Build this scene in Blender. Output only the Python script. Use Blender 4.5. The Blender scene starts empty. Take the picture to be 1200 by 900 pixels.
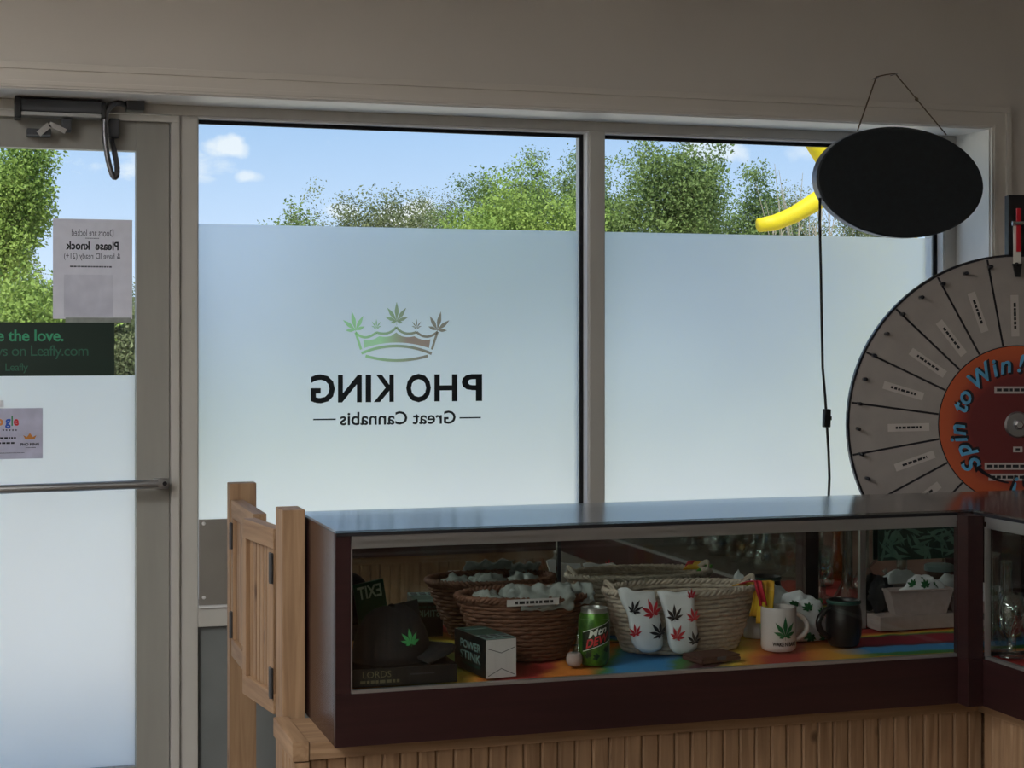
import bpy, bmesh, math, random
import numpy as np
from mathutils import Vector, Matrix, noise

# ------------------------------------------------------------------ camera
S = bpy.context.scene
C = S.collection
YAW = math.atan(618 / 2000)
EYE = 1.52
cam = bpy.data.cameras.new('camera')
cam.lens = 60.0
cam.sensor_width = 36.0
cam.shift_y = -52 / 1200
cam.clip_start = 0.05
cam.clip_end = 500
camo = bpy.data.objects.new('camera', cam)
camo.location = (0, 0, EYE)
camo.rotation_euler = (math.pi / 2, 0, -YAW)
C.objects.link(camo)
S.camera = camo

# ------------------------------------------------------------------ colour management
S.view_settings.view_transform = 'Standard'
S.view_settings.look = 'None'
S.view_settings.gamma = 1.0
S.view_settings.use_curve_mapping = False
S.view_settings.exposure = 0.0
S.cycles.max_bounces = 14
S.cycles.diffuse_bounces = 5
S.cycles.glossy_bounces = 6
S.cycles.transmission_bounces = 10
S.cycles.transparent_max_bounces = 24
S.cycles.sample_clamp_indirect = 4.0

# ------------------------------------------------------------------ sky
SUN_E = 8.5
SKY_MUL = 1.0
CEIL_LAMP = 25.0
W = bpy.data.worlds.new('sky')
S.world = W
W.use_nodes = True
nt = W.node_tree
nt.nodes.clear()


def N(tree, kind, **kw):
    n = tree.nodes.new(kind)
    for k, v in kw.items():
        setattr(n, k, v)
    return n


def L(tree, a, b):
    tree.links.new(a, b)


out = N(nt, 'ShaderNodeOutputWorld')
bg = N(nt, 'ShaderNodeBackground')
tc = N(nt, 'ShaderNodeTexCoord')
sep = N(nt, 'ShaderNodeSeparateXYZ')
ramp = N(nt, 'ShaderNodeValToRGB')
L(nt, tc.outputs['Generated'], sep.inputs[0])
L(nt, sep.outputs['Z'], ramp.inputs[0])
e = ramp.color_ramp.elements
e[0].position = 0.0
e[0].color = (0.88, 1.02, 1.24, 1)
e[1].position = 1.0
e[1].color = (0.18, 0.38, 0.80, 1)
x = ramp.color_ramp.elements.new(0.13)
x.color = (0.465, 0.70, 1.05, 1)
# drifting cumulus: noise on the direction, denser near the horizon
mp = N(nt, 'ShaderNodeMapping')
mp.inputs['Scale'].default_value = (9, 9, 21)
mp.inputs['Location'].default_value = (1.7, 0.4, 0.35)
L(nt, tc.outputs['Generated'], mp.inputs[0])
nz = N(nt, 'ShaderNodeTexNoise')
nz.inputs['Scale'].default_value = 1.0
nz.inputs['Detail'].default_value = 9
nz.inputs['Roughness'].default_value = 0.62
L(nt, mp.outputs[0], nz.inputs[0])
cr = N(nt, 'ShaderNodeValToRGB')
cr.color_ramp.elements[0].position = 0.60
cr.color_ramp.elements[1].position = 0.76
L(nt, nz.outputs['Fac'], cr.inputs[0])


def DIR(px, py):
    u = (px - 600) / 2000
    v = (398 - py) / 2000
    s, c = math.sin(YAW), math.cos(YAW)
    return Vector((s + c * u, c - s * u, v)).normalized()


prev = cr.outputs['Color']
# single clouds of this sky: centre direction and angular radius
for (cx, cy, r, k) in [(480, 256, 0.020, 1.0), (268, 172, 0.013, 0.75), (838, 176, 0.019, 0.6), (944, 178, 0.014, 0.4), (290, 207, 0.008, 0.6), (405, 248, 0.010, 0.6)]:
    d = DIR(cx, cy)
    sub = N(nt, 'ShaderNodeVectorMath', operation='SUBTRACT')
    L(nt, tc.outputs['Generated'], sub.inputs[0])
    sub.inputs[1].default_value = d
    mul = N(nt, 'ShaderNodeVectorMath', operation='MULTIPLY')
    L(nt, sub.outputs[0], mul.inputs[0])
    mul.inputs[1].default_value = (1, 1, 2.2)
    ln = N(nt, 'ShaderNodeVectorMath', operation='LENGTH')
    L(nt, mul.outputs[0], ln.inputs[0])
    n2 = N(nt, 'ShaderNodeTexNoise')
    n2.inputs['Scale'].default_value = 70
    n2.inputs['Detail'].default_value = 6
    L(nt, tc.outputs['Generated'], n2.inputs[0])
    ma = N(nt, 'ShaderNodeMath', operation='MULTIPLY_ADD')
    L(nt, n2.outputs['Fac'], ma.inputs[0])
    ma.inputs[1].default_value = -1.9 * r
    L(nt, ln.outputs['Value'], ma.inputs[2])
    mr = N(nt, 'ShaderNodeMapRange')
    L(nt, ma.outputs[0], mr.inputs[0])
    mr.inputs[1].default_value = 0.25 * r
    mr.inputs[2].default_value = -0.35 * r
    mr.inputs[3].default_value = 0
    mr.inputs[4].default_value = k
    mx = N(nt, 'ShaderNodeMath', operation='MAXIMUM')
    L(nt, prev, mx.inputs[0])
    L(nt, mr.outputs[0], mx.inputs[1])
    prev = mx.outputs[0]
mixc = N(nt, 'ShaderNodeMix', data_type='RGBA')
L(nt, prev, mixc.inputs[0])
L(nt, ramp.outputs[0], mixc.inputs[6])
mixc.inputs[7].default_value = (1.12, 1.14, 1.16, 1)
L(nt, mixc.outputs[2], bg.inputs[0])
bg.inputs[1].default_value = SKY_MUL
L(nt, bg.outputs[0], out.inputs[0])

sun = bpy.data.lights.new('sun_offscreen', 'SUN')
sun.energy = SUN_E
sun.angle = 0.009
sun.color = (1.0, 0.95, 0.86)
suno = bpy.data.objects.new('sun_offscreen', sun)
suno.location = (0, 0, 30)
# the sun stands high behind the shop, so it lights the trees across the lot
suno.rotation_euler = Vector((0.55, 0.95, -1.15)).to_track_quat('-Z', 'Y').to_euler()
C.objects.link(suno)

R = random.Random(11)


# ------------------------------------------------------------------ helpers: pixels to points
def P(x, y, Y):
    s, c = math.sin(YAW), math.cos(YAW)
    u = (x - 600) / 2000
    v = (398 - y) / 2000
    t = Y / (c - s * u)
    return Vector(((s + c * u) * t, Y, EYE + v * t))


def G(x, y, z):
    s, c = math.sin(YAW), math.cos(YAW)
    u = (x - 600) / 2000
    v = (398 - y) / 2000
    t = (z - EYE) / v
    return Vector(((s + c * u) * t, (c - s * u) * t, z))


# ------------------------------------------------------------------ materials
def srgb(r, g, b):
    def f(v):
        v /= 255
        return v / 12.92 if v <= 0.04045 else ((v + 0.055) / 1.055) ** 2.4
    return (f(r), f(g), f(b), 1)


MATS = {}


def new_mat(name):
    m = bpy.data.materials.new(name)
    m.use_nodes = True
    m.node_tree.nodes.clear()
    o = N(m.node_tree, 'ShaderNodeOutputMaterial')
    MATS[name] = m
    return m, m.node_tree, o


def noise_colour(t, col, amt=0.12, scale=(8, 8, 8), detail=4, col2=None):
    tcn = N(t, 'ShaderNodeTexCoord')
    mpn = N(t, 'ShaderNodeMapping')
    mpn.inputs['Scale'].default_value = scale
    L(t, tcn.outputs['Object'], mpn.inputs[0])
    nn = N(t, 'ShaderNodeTexNoise')
    nn.inputs['Scale'].default_value = 1
    nn.inputs['Detail'].default_value = detail
    L(t, mpn.outputs[0], nn.inputs[0])
    rp = N(t, 'ShaderNodeValToRGB')
    rp.color_ramp.elements[0].position = 0.3
    rp.color_ramp.elements[1].position = 0.7
    c2 = col2 or tuple(min(1, v * (1 + amt)) for v in col[:3]) + (1,)
    c1 = col if col2 else tuple(v * (1 - amt) for v in col[:3]) + (1,)
    rp.color_ramp.elements[0].color = c1
    rp.color_ramp.elements[1].color = c2
    L(t, nn.outputs['Fac'], rp.inputs[0])
    return rp.outputs[0], nn.outputs['Fac']


def mat(name, col, rough=0.6, metal=0.0, amt=0.1, scale=(8, 8, 8), bump=0.0, col2=None, detail=4, spec=0.5, coat=0.0, trans=0.0):
    m, t, o = new_mat(name)
    b = N(t, 'ShaderNodeBsdfPrincipled')
    c, f = noise_colour(t, col, amt, scale, detail, col2)
    L(t, c, b.inputs['Base Color'])
    b.inputs['Roughness'].default_value = rough
    b.inputs['Metallic'].default_value = metal
    b.inputs['Specular IOR Level'].default_value = spec
    b.inputs['Coat Weight'].default_value = coat
    if bump:
        bn = N(t, 'ShaderNodeBump')
        bn.inputs['Strength'].default_value = bump
        bn.inputs['Distance'].default_value = 0.004
        L(t, f, bn.inputs['Height'])
        L(t, bn.outputs[0], b.inputs['Normal'])
    if trans:
        tr = N(t, 'ShaderNodeBsdfTranslucent')
        L(t, c, tr.inputs[0])
        ms = N(t, 'ShaderNodeMixShader')
        ms.inputs[0].default_value = trans
        L(t, b.outputs[0], ms.inputs[1])
        L(t, tr.outputs[0], ms.inputs[2])
        L(t, ms.outputs[0], o.inputs[0])
    else:
        L(t, b.outputs[0], o.inputs[0])
    return m


def emit_mat(name, col, strength):
    m, t, o = new_mat(name)
    em = N(t, 'ShaderNodeEmission')
    c, f = noise_colour(t, col, 0.02, (3, 3, 3))
    L(t, c, em.inputs[0])
    em.inputs[1].default_value = strength
    L(t, em.outputs[0], o.inputs[0])
    return m


def glass_mat(name, tint=(0.955, 0.975, 0.97, 1), f0=0.04, rough=0.0, pw_=5):
    m, t, o = new_mat(name)
    lw = N(t, 'ShaderNodeLayerWeight')
    lw.inputs[0].default_value = 0.5
    pw = N(t, 'ShaderNodeMath', operation='POWER')
    L(t, lw.outputs['Facing'], pw.inputs[0])
    pw.inputs[1].default_value = pw_
    ma = N(t, 'ShaderNodeMath', operation='MULTIPLY_ADD')
    L(t, pw.outputs[0], ma.inputs[0])
    ma.inputs[1].default_value = 1 - f0
    ma.inputs[2].default_value = f0
    tr = N(t, 'ShaderNodeBsdfTransparent')
    c, f = noise_colour(t, tint, 0.01, (2, 2, 2))
    L(t, c, tr.inputs[0])
    gl = N(t, 'ShaderNodeBsdfGlossy')
    gl.inputs['Roughness'].default_value = rough
    ms = N(t, 'ShaderNodeMixShader')
    L(t, ma.outputs[0], ms.inputs[0])
    L(t, tr.outputs[0], ms.inputs[1])
    L(t, gl.outputs[0], ms.inputs[2])
    L(t, ms.outputs[0], o.inputs[0])
    return m


def tint_mat(name, col, col2=None, axis='X', lo=0, hi=1):
    """coloured transparent foil; optional blend between two dyes along one axis"""
    m, t, o = new_mat(name)
    tr = N(t, 'ShaderNodeBsdfTransparent')
    if col2:
        tcn = N(t, 'ShaderNodeTexCoord')
        sp = N(t, 'ShaderNodeSeparateXYZ')
        L(t, tcn.outputs['Object'], sp.inputs[0])
        mr = N(t, 'ShaderNodeMapRange')
        L(t, sp.outputs[axis], mr.inputs[0])
        mr.inputs[1].default_value = lo
        mr.inputs[2].default_value = hi
        rp = N(t, 'ShaderNodeValToRGB')
        rp.color_ramp.elements[0].color = col
        rp.color_ramp.elements[1].color = col2
        L(t, mr.outputs[0], rp.inputs[0])
        L(t, rp.outputs[0], tr.inputs[0])
    else:
        c, f = noise_colour(t, col, 0.05)
        L(t, c, tr.inputs[0])
    L(t, tr.outputs[0], o.inputs[0])
    return m


def frost_mat(name, k_trans=0.25, rough=0.48, col=(0.92, 0.95, 1.0, 1)):
    m, t, o = new_mat(name)
    c, f = noise_colour(t, col, 0.02, (1.5, 1.5, 1.5))
    tl = N(t, 'ShaderNodeBsdfTranslucent')
    L(t, c, tl.inputs[0])
    rf = N(t, 'ShaderNodeBsdfRefraction')
    rf.inputs['IOR'].default_value = 1.22
    rf.inputs['Roughness'].default_value = rough
    L(t, c, rf.inputs[0])
    ms = N(t, 'ShaderNodeMixShader')
    ms.inputs[0].default_value = k_trans
    L(t, rf.outputs[0], ms.inputs[1])
    L(t, tl.outputs[0], ms.inputs[2])
    df = N(t, 'ShaderNodeBsdfDiffuse')
    L(t, c, df.inputs[0])
    m2 = N(t, 'ShaderNodeMixShader')
    m2.inputs[0].default_value = 0.03
    L(t, ms.outputs[0], m2.inputs[1])
    L(t, df.outputs[0], m2.inputs[2])
    L(t, m2.outputs[0], o.inputs[0])
    return m


def wood_mat(name, c1, c2, rough=0.55, axis='Z', knots=True):
    m, t, o = new_mat(name)
    b = N(t, 'ShaderNodeBsdfPrincipled')
    tcn = N(t, 'ShaderNodeTexCoord')
    oi = N(t, 'ShaderNodeObjectInfo')
    add = N(t, 'ShaderNodeVectorMath', operation='ADD')
    L(t, tcn.outputs['Object'], add.inputs[0])
    sc_ = N(t, 'ShaderNodeVectorMath', operation='SCALE')
    sc_.inputs[0].default_value = (7, 5, 9)
    L(t, oi.outputs['Random'], sc_.inputs['Scale'])
    L(t, sc_.outputs[0], add.inputs[1])
    mpn = N(t, 'ShaderNodeMapping')
    s = {'X': (3, 60, 60), 'Y': (60, 3, 60), 'Z': (60, 60, 3)}[axis]
    mpn.inputs['Scale'].default_value = s
    L(t, add.outputs[0], mpn.inputs[0])
    nn = N(t, 'ShaderNodeTexNoise')
    nn.inputs['Scale'].default_value = 1
    nn.inputs['Detail'].default_value = 5
    nn.inputs['Distortion'].default_value = 0.6
    L(t, mpn.outputs[0], nn.inputs[0])
    rp = N(t, 'ShaderNodeValToRGB')
    rp.color_ramp.elements[0].position = 0.3
    rp.color_ramp.elements[1].position = 0.72
    rp.color_ramp.elements[0].color = c1
    rp.color_ramp.elements[1].color = c2
    L(t, nn.outputs['Fac'], rp.inputs[0])
    last = rp.outputs[0]
    if knots:
        vo = N(t, 'ShaderNodeTexVoronoi')
        vo.inputs['Scale'].default_value = 1
        mk = N(t, 'ShaderNodeMapping')
        mk.inputs['Scale'].default_value = {'X': (6, 14, 14), 'Y': (14, 6, 14), 'Z': (14, 14, 6)}[axis]
        L(t, add.outputs[0], mk.inputs[0])
        L(t, mk.outputs[0], vo.inputs[0])
        kr = N(t, 'ShaderNodeValToRGB')
        kr.color_ramp.elements[0].position = 0.05
        kr.color_ramp.elements[1].position = 0.16
        kr.color_ramp.elements[0].color = (0.35, 0.3, 0.28, 1)
        kr.color_ramp.elements[1].color = (1, 1, 1, 1)
        L(t, vo.outputs['Distance'], kr.inputs[0])
        mx = N(t, 'ShaderNodeMix', data_type='RGBA', blend_type='MULTIPLY')
        mx.inputs[0].default_value = 1
        L(t, last, mx.inputs[6])
        L(t, kr.outputs[0], mx.inputs[7])
        last = mx.outputs[2]
    L(t, last, b.inputs['Base Color'])
    b.inputs['Roughness'].default_value = rough
    bn = N(t, 'ShaderNodeBump')
    bn.inputs['Strength'].default_value = 0.15
    bn.inputs['Distance'].default_value = 0.003
    L(t, nn.outputs['Fac'], bn.inputs['Height'])
    L(t, bn.outputs[0], b.inputs['Normal'])
    L(t, b.outputs[0], o.inputs[0])
    return m


def tie_dye_mat(name):
    m, t, o = new_mat(name)
    b = N(t, 'ShaderNodeBsdfPrincipled')
    tcn = N(t, 'ShaderNodeTexCoord')
    nn = N(t, 'ShaderNodeTexNoise')
    nn.inputs['Scale'].default_value = 16
    nn.inputs['Detail'].default_value = 6
    L(t, tcn.outputs['Object'], nn.inputs[0])
    add = N(t, 'ShaderNodeVectorMath', operation='MULTIPLY_ADD')
    L(t, nn.outputs['Color'], add.inputs[0])
    add.inputs[1].default_value = (0.06, 0.05, 0.0)
    L(t, tcn.outputs['Object'], add.inputs[2])
    sp = N(t, 'ShaderNodeSeparateXYZ')
    L(t, add.outputs[0], sp.inputs[0])

    def ramp_of(sock, lo, hi, cols):
        mr = N(t, 'ShaderNodeMapRange')
        L(t, sock, mr.inputs[0])
        mr.inputs[1].default_value = lo
        mr.inputs[2].default_value = hi
        rp = N(t, 'ShaderNodeValToRGB')
        el = rp.color_ramp.elements
        el[0].position, el[0].color = cols[0][0], srgb(*cols[0][1])
        el[1].position, el[1].color = cols[-1][0], srgb(*cols[-1][1])
        for p_, c_ in cols[1:-1]:
            q = el.new(p_)
            q.color = srgb(*c_)
        L(t, mr.outputs[0], rp.inputs[0])
        return rp.outputs[0]
    RED, ORG, YEL, GRN, BLU, PUR, CRI = (176, 44, 40), (226, 130, 44), (226, 196, 70), (60, 130, 66), (58, 140, 200), (86, 36, 56), (150, 30, 52)
    # stripes of dye along the cloth, then rings round the corner end
    skew = N(t, 'ShaderNodeMath', operation='MULTIPLY_ADD')
    L(t, sp.outputs['Y'], skew.inputs[0])
    skew.inputs[1].default_value = -.55
    L(t, sp.outputs['X'], skew.inputs[2])
    off = .55 * 3.37
    A_ = ramp_of(skew.outputs[0], .70 - off, 1.90 - off, [(0.0, ORG), (.16, GRN), (.20, YEL), (.245, ORG), (.28, RED), (.35, RED), (.375, ORG), (.44, ORG), (.465, GRN), (.49, BLU), (.58, BLU), (.60, GRN), (.62, PUR), (.68, PUR), (.70, GRN), (.72, YEL), (.765, ORG), (.80, RED), (.84, RED), (.86, ORG), (.95, ORG), (1.0, YEL)][:12] + [(.58, BLU), (.61, GRN), (.64, PUR), (.685, PUR), (.71, YEL), (.755, ORG), (.79, RED), (.84, RED), (.87, ORG), (1.0, YEL)])
    B_ = ramp_of(sp.outputs['Y'], 3.31, 3.68, [(0.0, RED), (.02, RED), (.06, ORG), (.10, ORG), (.14, YEL), (.17, GRN), (.24, GRN), (.27, BLU), (.42, BLU), (.46, PUR), (.52, CRI), (.74, CRI), (.78, GRN), (.82, YEL), (.86, ORG), (.92, RED), (1.0, RED)])
    mk = N(t, 'ShaderNodeMapRange')
    L(t, sp.outputs['X'], mk.inputs[0])
    mk.inputs[1].default_value = 1.84
    mk.inputs[2].default_value = 1.92
    rp = N(t, 'ShaderNodeMix', data_type='RGBA')
    L(t, mk.outputs[0], rp.inputs[0])
    L(t, A_, rp.inputs[6])
    L(t, B_, rp.inputs[7])
    L(t, rp.outputs[2], b.inputs['Base Color'])
    b.inputs['Roughness'].default_value = 0.9
    L(t, b.outputs[0], o.inputs[0])
    return m


def radial_mat(name, stops, noise_amt=0.012):
    """colour by distance from the object's own axis (local x and z)"""
    m, t, o = new_mat(name)
    b = N(t, 'ShaderNodeBsdfPrincipled')
    tcn = N(t, 'ShaderNodeTexCoord')
    nn = N(t, 'ShaderNodeTexNoise')
    nn.inputs['Scale'].default_value = 12
    nn.inputs['Detail'].default_value = 5
    L(t, tcn.outputs['Object'], nn.inputs[0])
    ml = N(t, 'ShaderNodeVectorMath', operation='MULTIPLY')
    L(t, tcn.outputs['Object'], ml.inputs[0])
    ml.inputs[1].default_value = (1, 0, 1)
    ln_ = N(t, 'ShaderNodeVectorMath', operation='LENGTH')
    L(t, ml.outputs[0], ln_.inputs[0])
    ma = N(t, 'ShaderNodeMath', operation='MULTIPLY_ADD')
    L(t, nn.outputs['Fac'], ma.inputs[0])
    ma.inputs[1].default_value = noise_amt * 2
    L(t, ln_.outputs['Value'], ma.inputs[2])
    mr = N(t, 'ShaderNodeMapRange')
    L(t, ma.outputs[0], mr.inputs[0])
    mr.inputs[2].default_value = stops[-1][0]
    rp = N(t, 'ShaderNodeValToRGB')
    el = rp.color_ramp.elements
    mxv = stops[-1][0]
    el[0].position, el[0].color = 0, srgb(*stops[0][1])
    el[1].position, el[1].color = 1, srgb(*stops[-1][1])
    for p_, c_ in stops[1:-1]:
        q = el.new(p_ / mxv)
        q.color = srgb(*c_)
    L(t, mr.outputs[0], rp.inputs[0])
    L(t, rp.outputs[0], b.inputs['Base Color'])
    b.inputs['Roughness'].default_value = 0.55
    L(t, b.outputs[0], o.inputs[0])
    return m


mat('wall_paint', srgb(226, 221, 214), 0.85, amt=0.03, scale=(3, 3, 3), bump=0.05)
mat('ceiling_paint', srgb(205, 200, 192), 0.9, amt=0.03)
mat('floor_vinyl', srgb(120, 108, 96), 0.45, amt=0.1, scale=(4, 4, 4))
mat('trim_paint', srgb(228, 223, 215), 0.5, amt=0.03, scale=(2, 30, 30))
mat('jamb_paint', srgb(240, 239, 235), 0.5, amt=0.03)
mat('frame_metal', srgb(196, 194, 188), 0.5, metal=0.0, amt=0.04, scale=(20, 20, 3))
mat('door_metal', srgb(152, 151, 145), 0.5, amt=0.05, scale=(30, 30, 3))
mat('kick_panel', srgb(120, 124, 124), 0.6, amt=0.06)
mat('gasket', srgb(16, 16, 22), 0.7)
mat('stop_white', srgb(226, 226, 226), 0.5, amt=0.02)
mat('steel_plate', srgb(150, 146, 140), 0.45, metal=0.4, amt=0.06)
mat('chrome', srgb(210, 212, 215), 0.25, metal=1.0, amt=0.03)
mat('brushed_steel', srgb(170, 172, 175), 0.35, metal=1.0, amt=0.05, scale=(4, 40, 40))
mat('closer_grey', srgb(70, 72, 76), 0.5, metal=0.3, amt=0.1)
mat('black_plastic', srgb(16, 16, 18), 0.5, amt=0.1)
mat('sign_black', srgb(36, 43, 48), 0.55, amt=0.15, scale=(60, 60, 60))
mat('string', srgb(110, 96, 78), 0.9, amt=0.2, scale=(200, 200, 200))
mat('conduit', srgb(120, 120, 124), 0.35, metal=0.9, amt=0.2, scale=(300, 300, 300))
wood_mat('pine', srgb(132, 102, 74), srgb(172, 140, 108), 0.6, 'Z')
wood_mat('pine_y', srgb(132, 102, 74), srgb(172, 140, 108), 0.6, 'Y', False)
wood_mat('pine_x', srgb(132, 102, 74), srgb(172, 140, 108), 0.6, 'X', False)
wood_mat('post_wood', srgb(132, 102, 74), srgb(172, 140, 108), 0.6, 'Z')
wood_mat('board_wood', srgb(132, 102, 74), srgb(172, 140, 108), 0.65, 'Z')
wood_mat('board_rail', srgb(132, 102, 74), srgb(172, 140, 108), 0.65, 'X', False)
wood_mat('mahogany', srgb(38, 18, 19), srgb(50, 25, 26), 0.4, 'X', False)
wood_mat('laminate', srgb(38, 18, 19), srgb(50, 25, 26), 0.24, 'Z', False)
mat('aluminium', srgb(186, 188, 188), 0.35, metal=0.85, amt=0.04, scale=(3, 40, 40))
mat('rim_metal', srgb(112, 114, 122), 0.4, metal=0.6)
mat('shelf_board', srgb(90, 80, 76), 0.6)
m_, t_, o_ = new_mat('mirror')
g_ = N(t_, 'ShaderNodeBsdfGlossy')
g_.inputs['Roughness'].default_value = 0.015
c_, f_ = noise_colour(t_, (0.84, 0.87, 0.85, 1), 0.03)
L(t_, c_, g_.inputs[0])
L(t_, g_.outputs[0], o_.inputs[0])
glass_mat('window_glass')
glass_mat('case_glass', (0.93, 0.96, 0.95, 1), 0.045)
glass_mat('worn_glass', (0.93, 0.96, 0.95, 1), 0.09, 0.15, 3)
glass_mat('ware_glass', (0.78, 0.84, 0.82, 1), 0.22, 0.03)
glass_mat('ware_amber', (0.85, 0.55, 0.25, 1), 0.18, 0.03)
frost_mat('frost_window')
frost_mat('frost_door', 0.45, 0.6, (1.0, 0.985, 0.98, 1))
mat('paper', srgb(236, 234, 238), 0.8, amt=0.04, scale=(30, 30, 30), trans=0.42)
tint_mat('slip_film', (0.955, 0.955, 0.965, 1))
mat('card_print', srgb(214, 212, 224), 0.6, amt=0.10, scale=(25, 25, 25), trans=0.5)
mat('sticker_green', srgb(18, 44, 36), 0.4, amt=0.05)
mat('sticker_text', srgb(60, 160, 120), 0.5)
mat('sticker_text_dark', srgb(46, 104, 84), 0.5)
mat('ink', srgb(20, 24, 30), 0.6)
mat('ink_soft', srgb(70, 70, 78), 0.7)
mat('logo_ink', srgb(22, 30, 36), 0.5)
tint_mat('crown_dye', (0.55, 0.86, 0.42, 1), (0.42, 0.34, 0.26, 1), 'X', 1.07, 1.29)
tint_mat('crown_dye_deep', (0.62, 0.90, 0.50, 1), (0.52, 0.36, 0.28, 1), 'X', 1.12, 1.25)
mat('crown_gold', srgb(200, 132, 60), 0.5)
for nm, cc in (('g_blue', (40, 90, 190)), ('g_red', (200, 40, 50)), ('g_orange', (226, 140, 70)), ('g_green', (40, 140, 80))):
    mat(nm, srgb(*cc), 0.5)
mat('wheel_face', srgb(150, 144, 140), 0.45, amt=0.05, scale=(20, 20, 20))
mat('wheel_edge', srgb(14, 14, 24), 0.4)
radial_mat('wheel_centre', [(0.0, (92, 30, 32)), (0.13, (98, 32, 32)), (0.160, (140, 50, 36)), (0.185, (172, 80, 46)), (0.215, (182, 84, 46))])
mat('wheel_label', srgb(176, 169, 165), 0.6, amt=0.04)
mat('wheel_text', srgb(84, 156, 196), 0.4, amt=0.3, scale=(40, 40, 40))
mat('red_plastic', srgb(190, 24, 40), 0.35)
mat('white_plastic', srgb(216, 214, 206), 0.4)
mat('cloth_white', srgb(226, 228, 232), 0.9, amt=0.05, scale=(30, 30, 30))
mat('leaf_black', srgb(24, 26, 34), 0.9)
mat('leaf_red', srgb(190, 40, 56), 0.9)
mat('leaf_green', srgb(30, 92, 50), 0.9)
mat('leaf_bright', srgb(62, 158, 88), 0.7)
mat('cloth_black', srgb(22, 22, 26), 0.95, amt=0.25, scale=(120, 120, 120), bump=0.3)
mat('yellow_cloth', srgb(236, 206, 60), 0.9, amt=0.1, scale=(14, 14, 14), col2=srgb(200, 110, 44))
mat('green_cloth', srgb(90, 170, 70), 0.9)
wk = dict(rough=0.7, scale=(90, 90, 90), bump=0.3)
mat('wicker_brown', srgb(112, 74, 56), amt=0.3, **wk)
mat('wicker_white', srgb(190, 176, 160), amt=0.2, **wk)
mat('bin_grey', srgb(170, 152, 148), 0.9, amt=0.08, scale=(60, 60, 60))
mat('plastic_bag', srgb(168, 174, 170), 0.25, amt=0.15, scale=(40, 40, 40), trans=0.3)
mat('box_black', srgb(20, 22, 24), 0.35, amt=0.2, scale=(30, 30, 30))
mat('box_gloss', srgb(22, 24, 26), 0.16, amt=0.2, scale=(14, 14, 14), bump=0.4, spec=0.9)
mat('box_white', srgb(204, 198, 198), 0.6, amt=0.04)
mat('box_teal', srgb(34, 74, 66), 0.5)
mat('box_print', srgb(108, 138, 134), 0.5)
mat('box_gold', srgb(110, 104, 78), 0.5)
mat('exit_green', srgb(30, 84, 58), 0.5)
mat('exit_text', srgb(196, 214, 196), 0.5)
mat('can_green', srgb(88, 140, 44), 0.3, metal=0.35, amt=0.2, scale=(60, 60, 30), col2=srgb(40, 80, 36))
mat('can_dark', srgb(30, 52, 36), 0.35, metal=0.3)
mat('can_top', srgb(190, 192, 190), 0.3, metal=0.9)
mat('can_white', srgb(214, 220, 210), 0.4)
mat('can_red', srgb(190, 44, 50), 0.4)
mat('mug_white', srgb(208, 198, 196), 0.25, amt=0.03, coat=0.3)
mat('mug_black', srgb(26, 25, 26), 0.3, amt=0.3, scale=(30, 30, 30), bump=0.3)
mat('wallet', srgb(74, 44, 40), 0.6, amt=0.15)
mat('poster_dark', srgb(24, 52, 44), 0.5, amt=0.3, scale=(30, 30, 30))
mat('poster_leaf', srgb(92, 126, 112), 0.6, amt=0.3, scale=(40, 40, 40))
mat('panel_brown', srgb(104, 74, 62), 0.6, amt=0.12, scale=(3, 3, 30))
mat('lid_blue', srgb(150, 176, 180), 0.4)
mat('yellow_nylon', srgb(214, 196, 20), 0.6, amt=0.06, scale=(6, 6, 6), trans=0.35)
mat('asphalt', srgb(214, 204, 186), 0.9, amt=0.1, scale=(6, 6, 6))
mat('grass_verge', srgb(150, 150, 104), 0.9, amt=0.2, scale=(4, 4, 4))
mat('kerb', srgb(222, 214, 198), 0.9)
mat('stucco', srgb(190, 182, 168), 0.9)
mat('bark', srgb(104, 92, 76), 0.9, amt=0.25, scale=(30, 30, 8))
mat('twig', srgb(128, 122, 110), 0.9)
mat('foliage_fresh', srgb(92, 122, 48), 0.7, amt=0.3, scale=(1.2, 1.2, 1.2), col2=srgb(138, 158, 74), trans=0.3)
mat('foliage_mid', srgb(72, 96, 48), 0.7, amt=0.3, scale=(1.2, 1.2, 1.2), col2=srgb(112, 132, 70), trans=0.3)
mat('foliage_olive', srgb(78, 90, 58), 0.7, amt=0.3, scale=(1.2, 1.2, 1.2), col2=srgb(118, 126, 86), trans=0.3)
mat('lamp_body', srgb(230, 230, 228), 0.5)
emit_mat('lamp_glow', (1.0, 0.985, 0.96, 1), CEIL_LAMP)
tie_dye_mat('tie_dye')


# ------------------------------------------------------------------ object helpers
def link(name, me, m, parent=None):
    o = bpy.data.objects.new(name, me)
    if m is not None:
        me.materials.clear()
        me.materials.append(MATS[m])
    C.objects.link(o)
    if parent is not None:
        o.parent = parent
    return o


def tag(o, label=None, cat=None, group=None, kind=None):
    if label:
        o['label'] = label
    if cat:
        o['category'] = cat
    if group:
        o['group'] = group
    if kind:
        o['kind'] = kind
    return o


def thing(name, label, cat, loc=(0, 0, 0), rz=0, group=None, kind=None):
    o = bpy.data.objects.new(name, None)
    o.empty_display_size = 0.05
    C.objects.link(o)
    o.location = loc
    o.rotation_euler = (0, 0, rz)
    return tag(o, label, cat, group, kind)


def part_label(o, s):
    o['label'] = s
    return o


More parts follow.
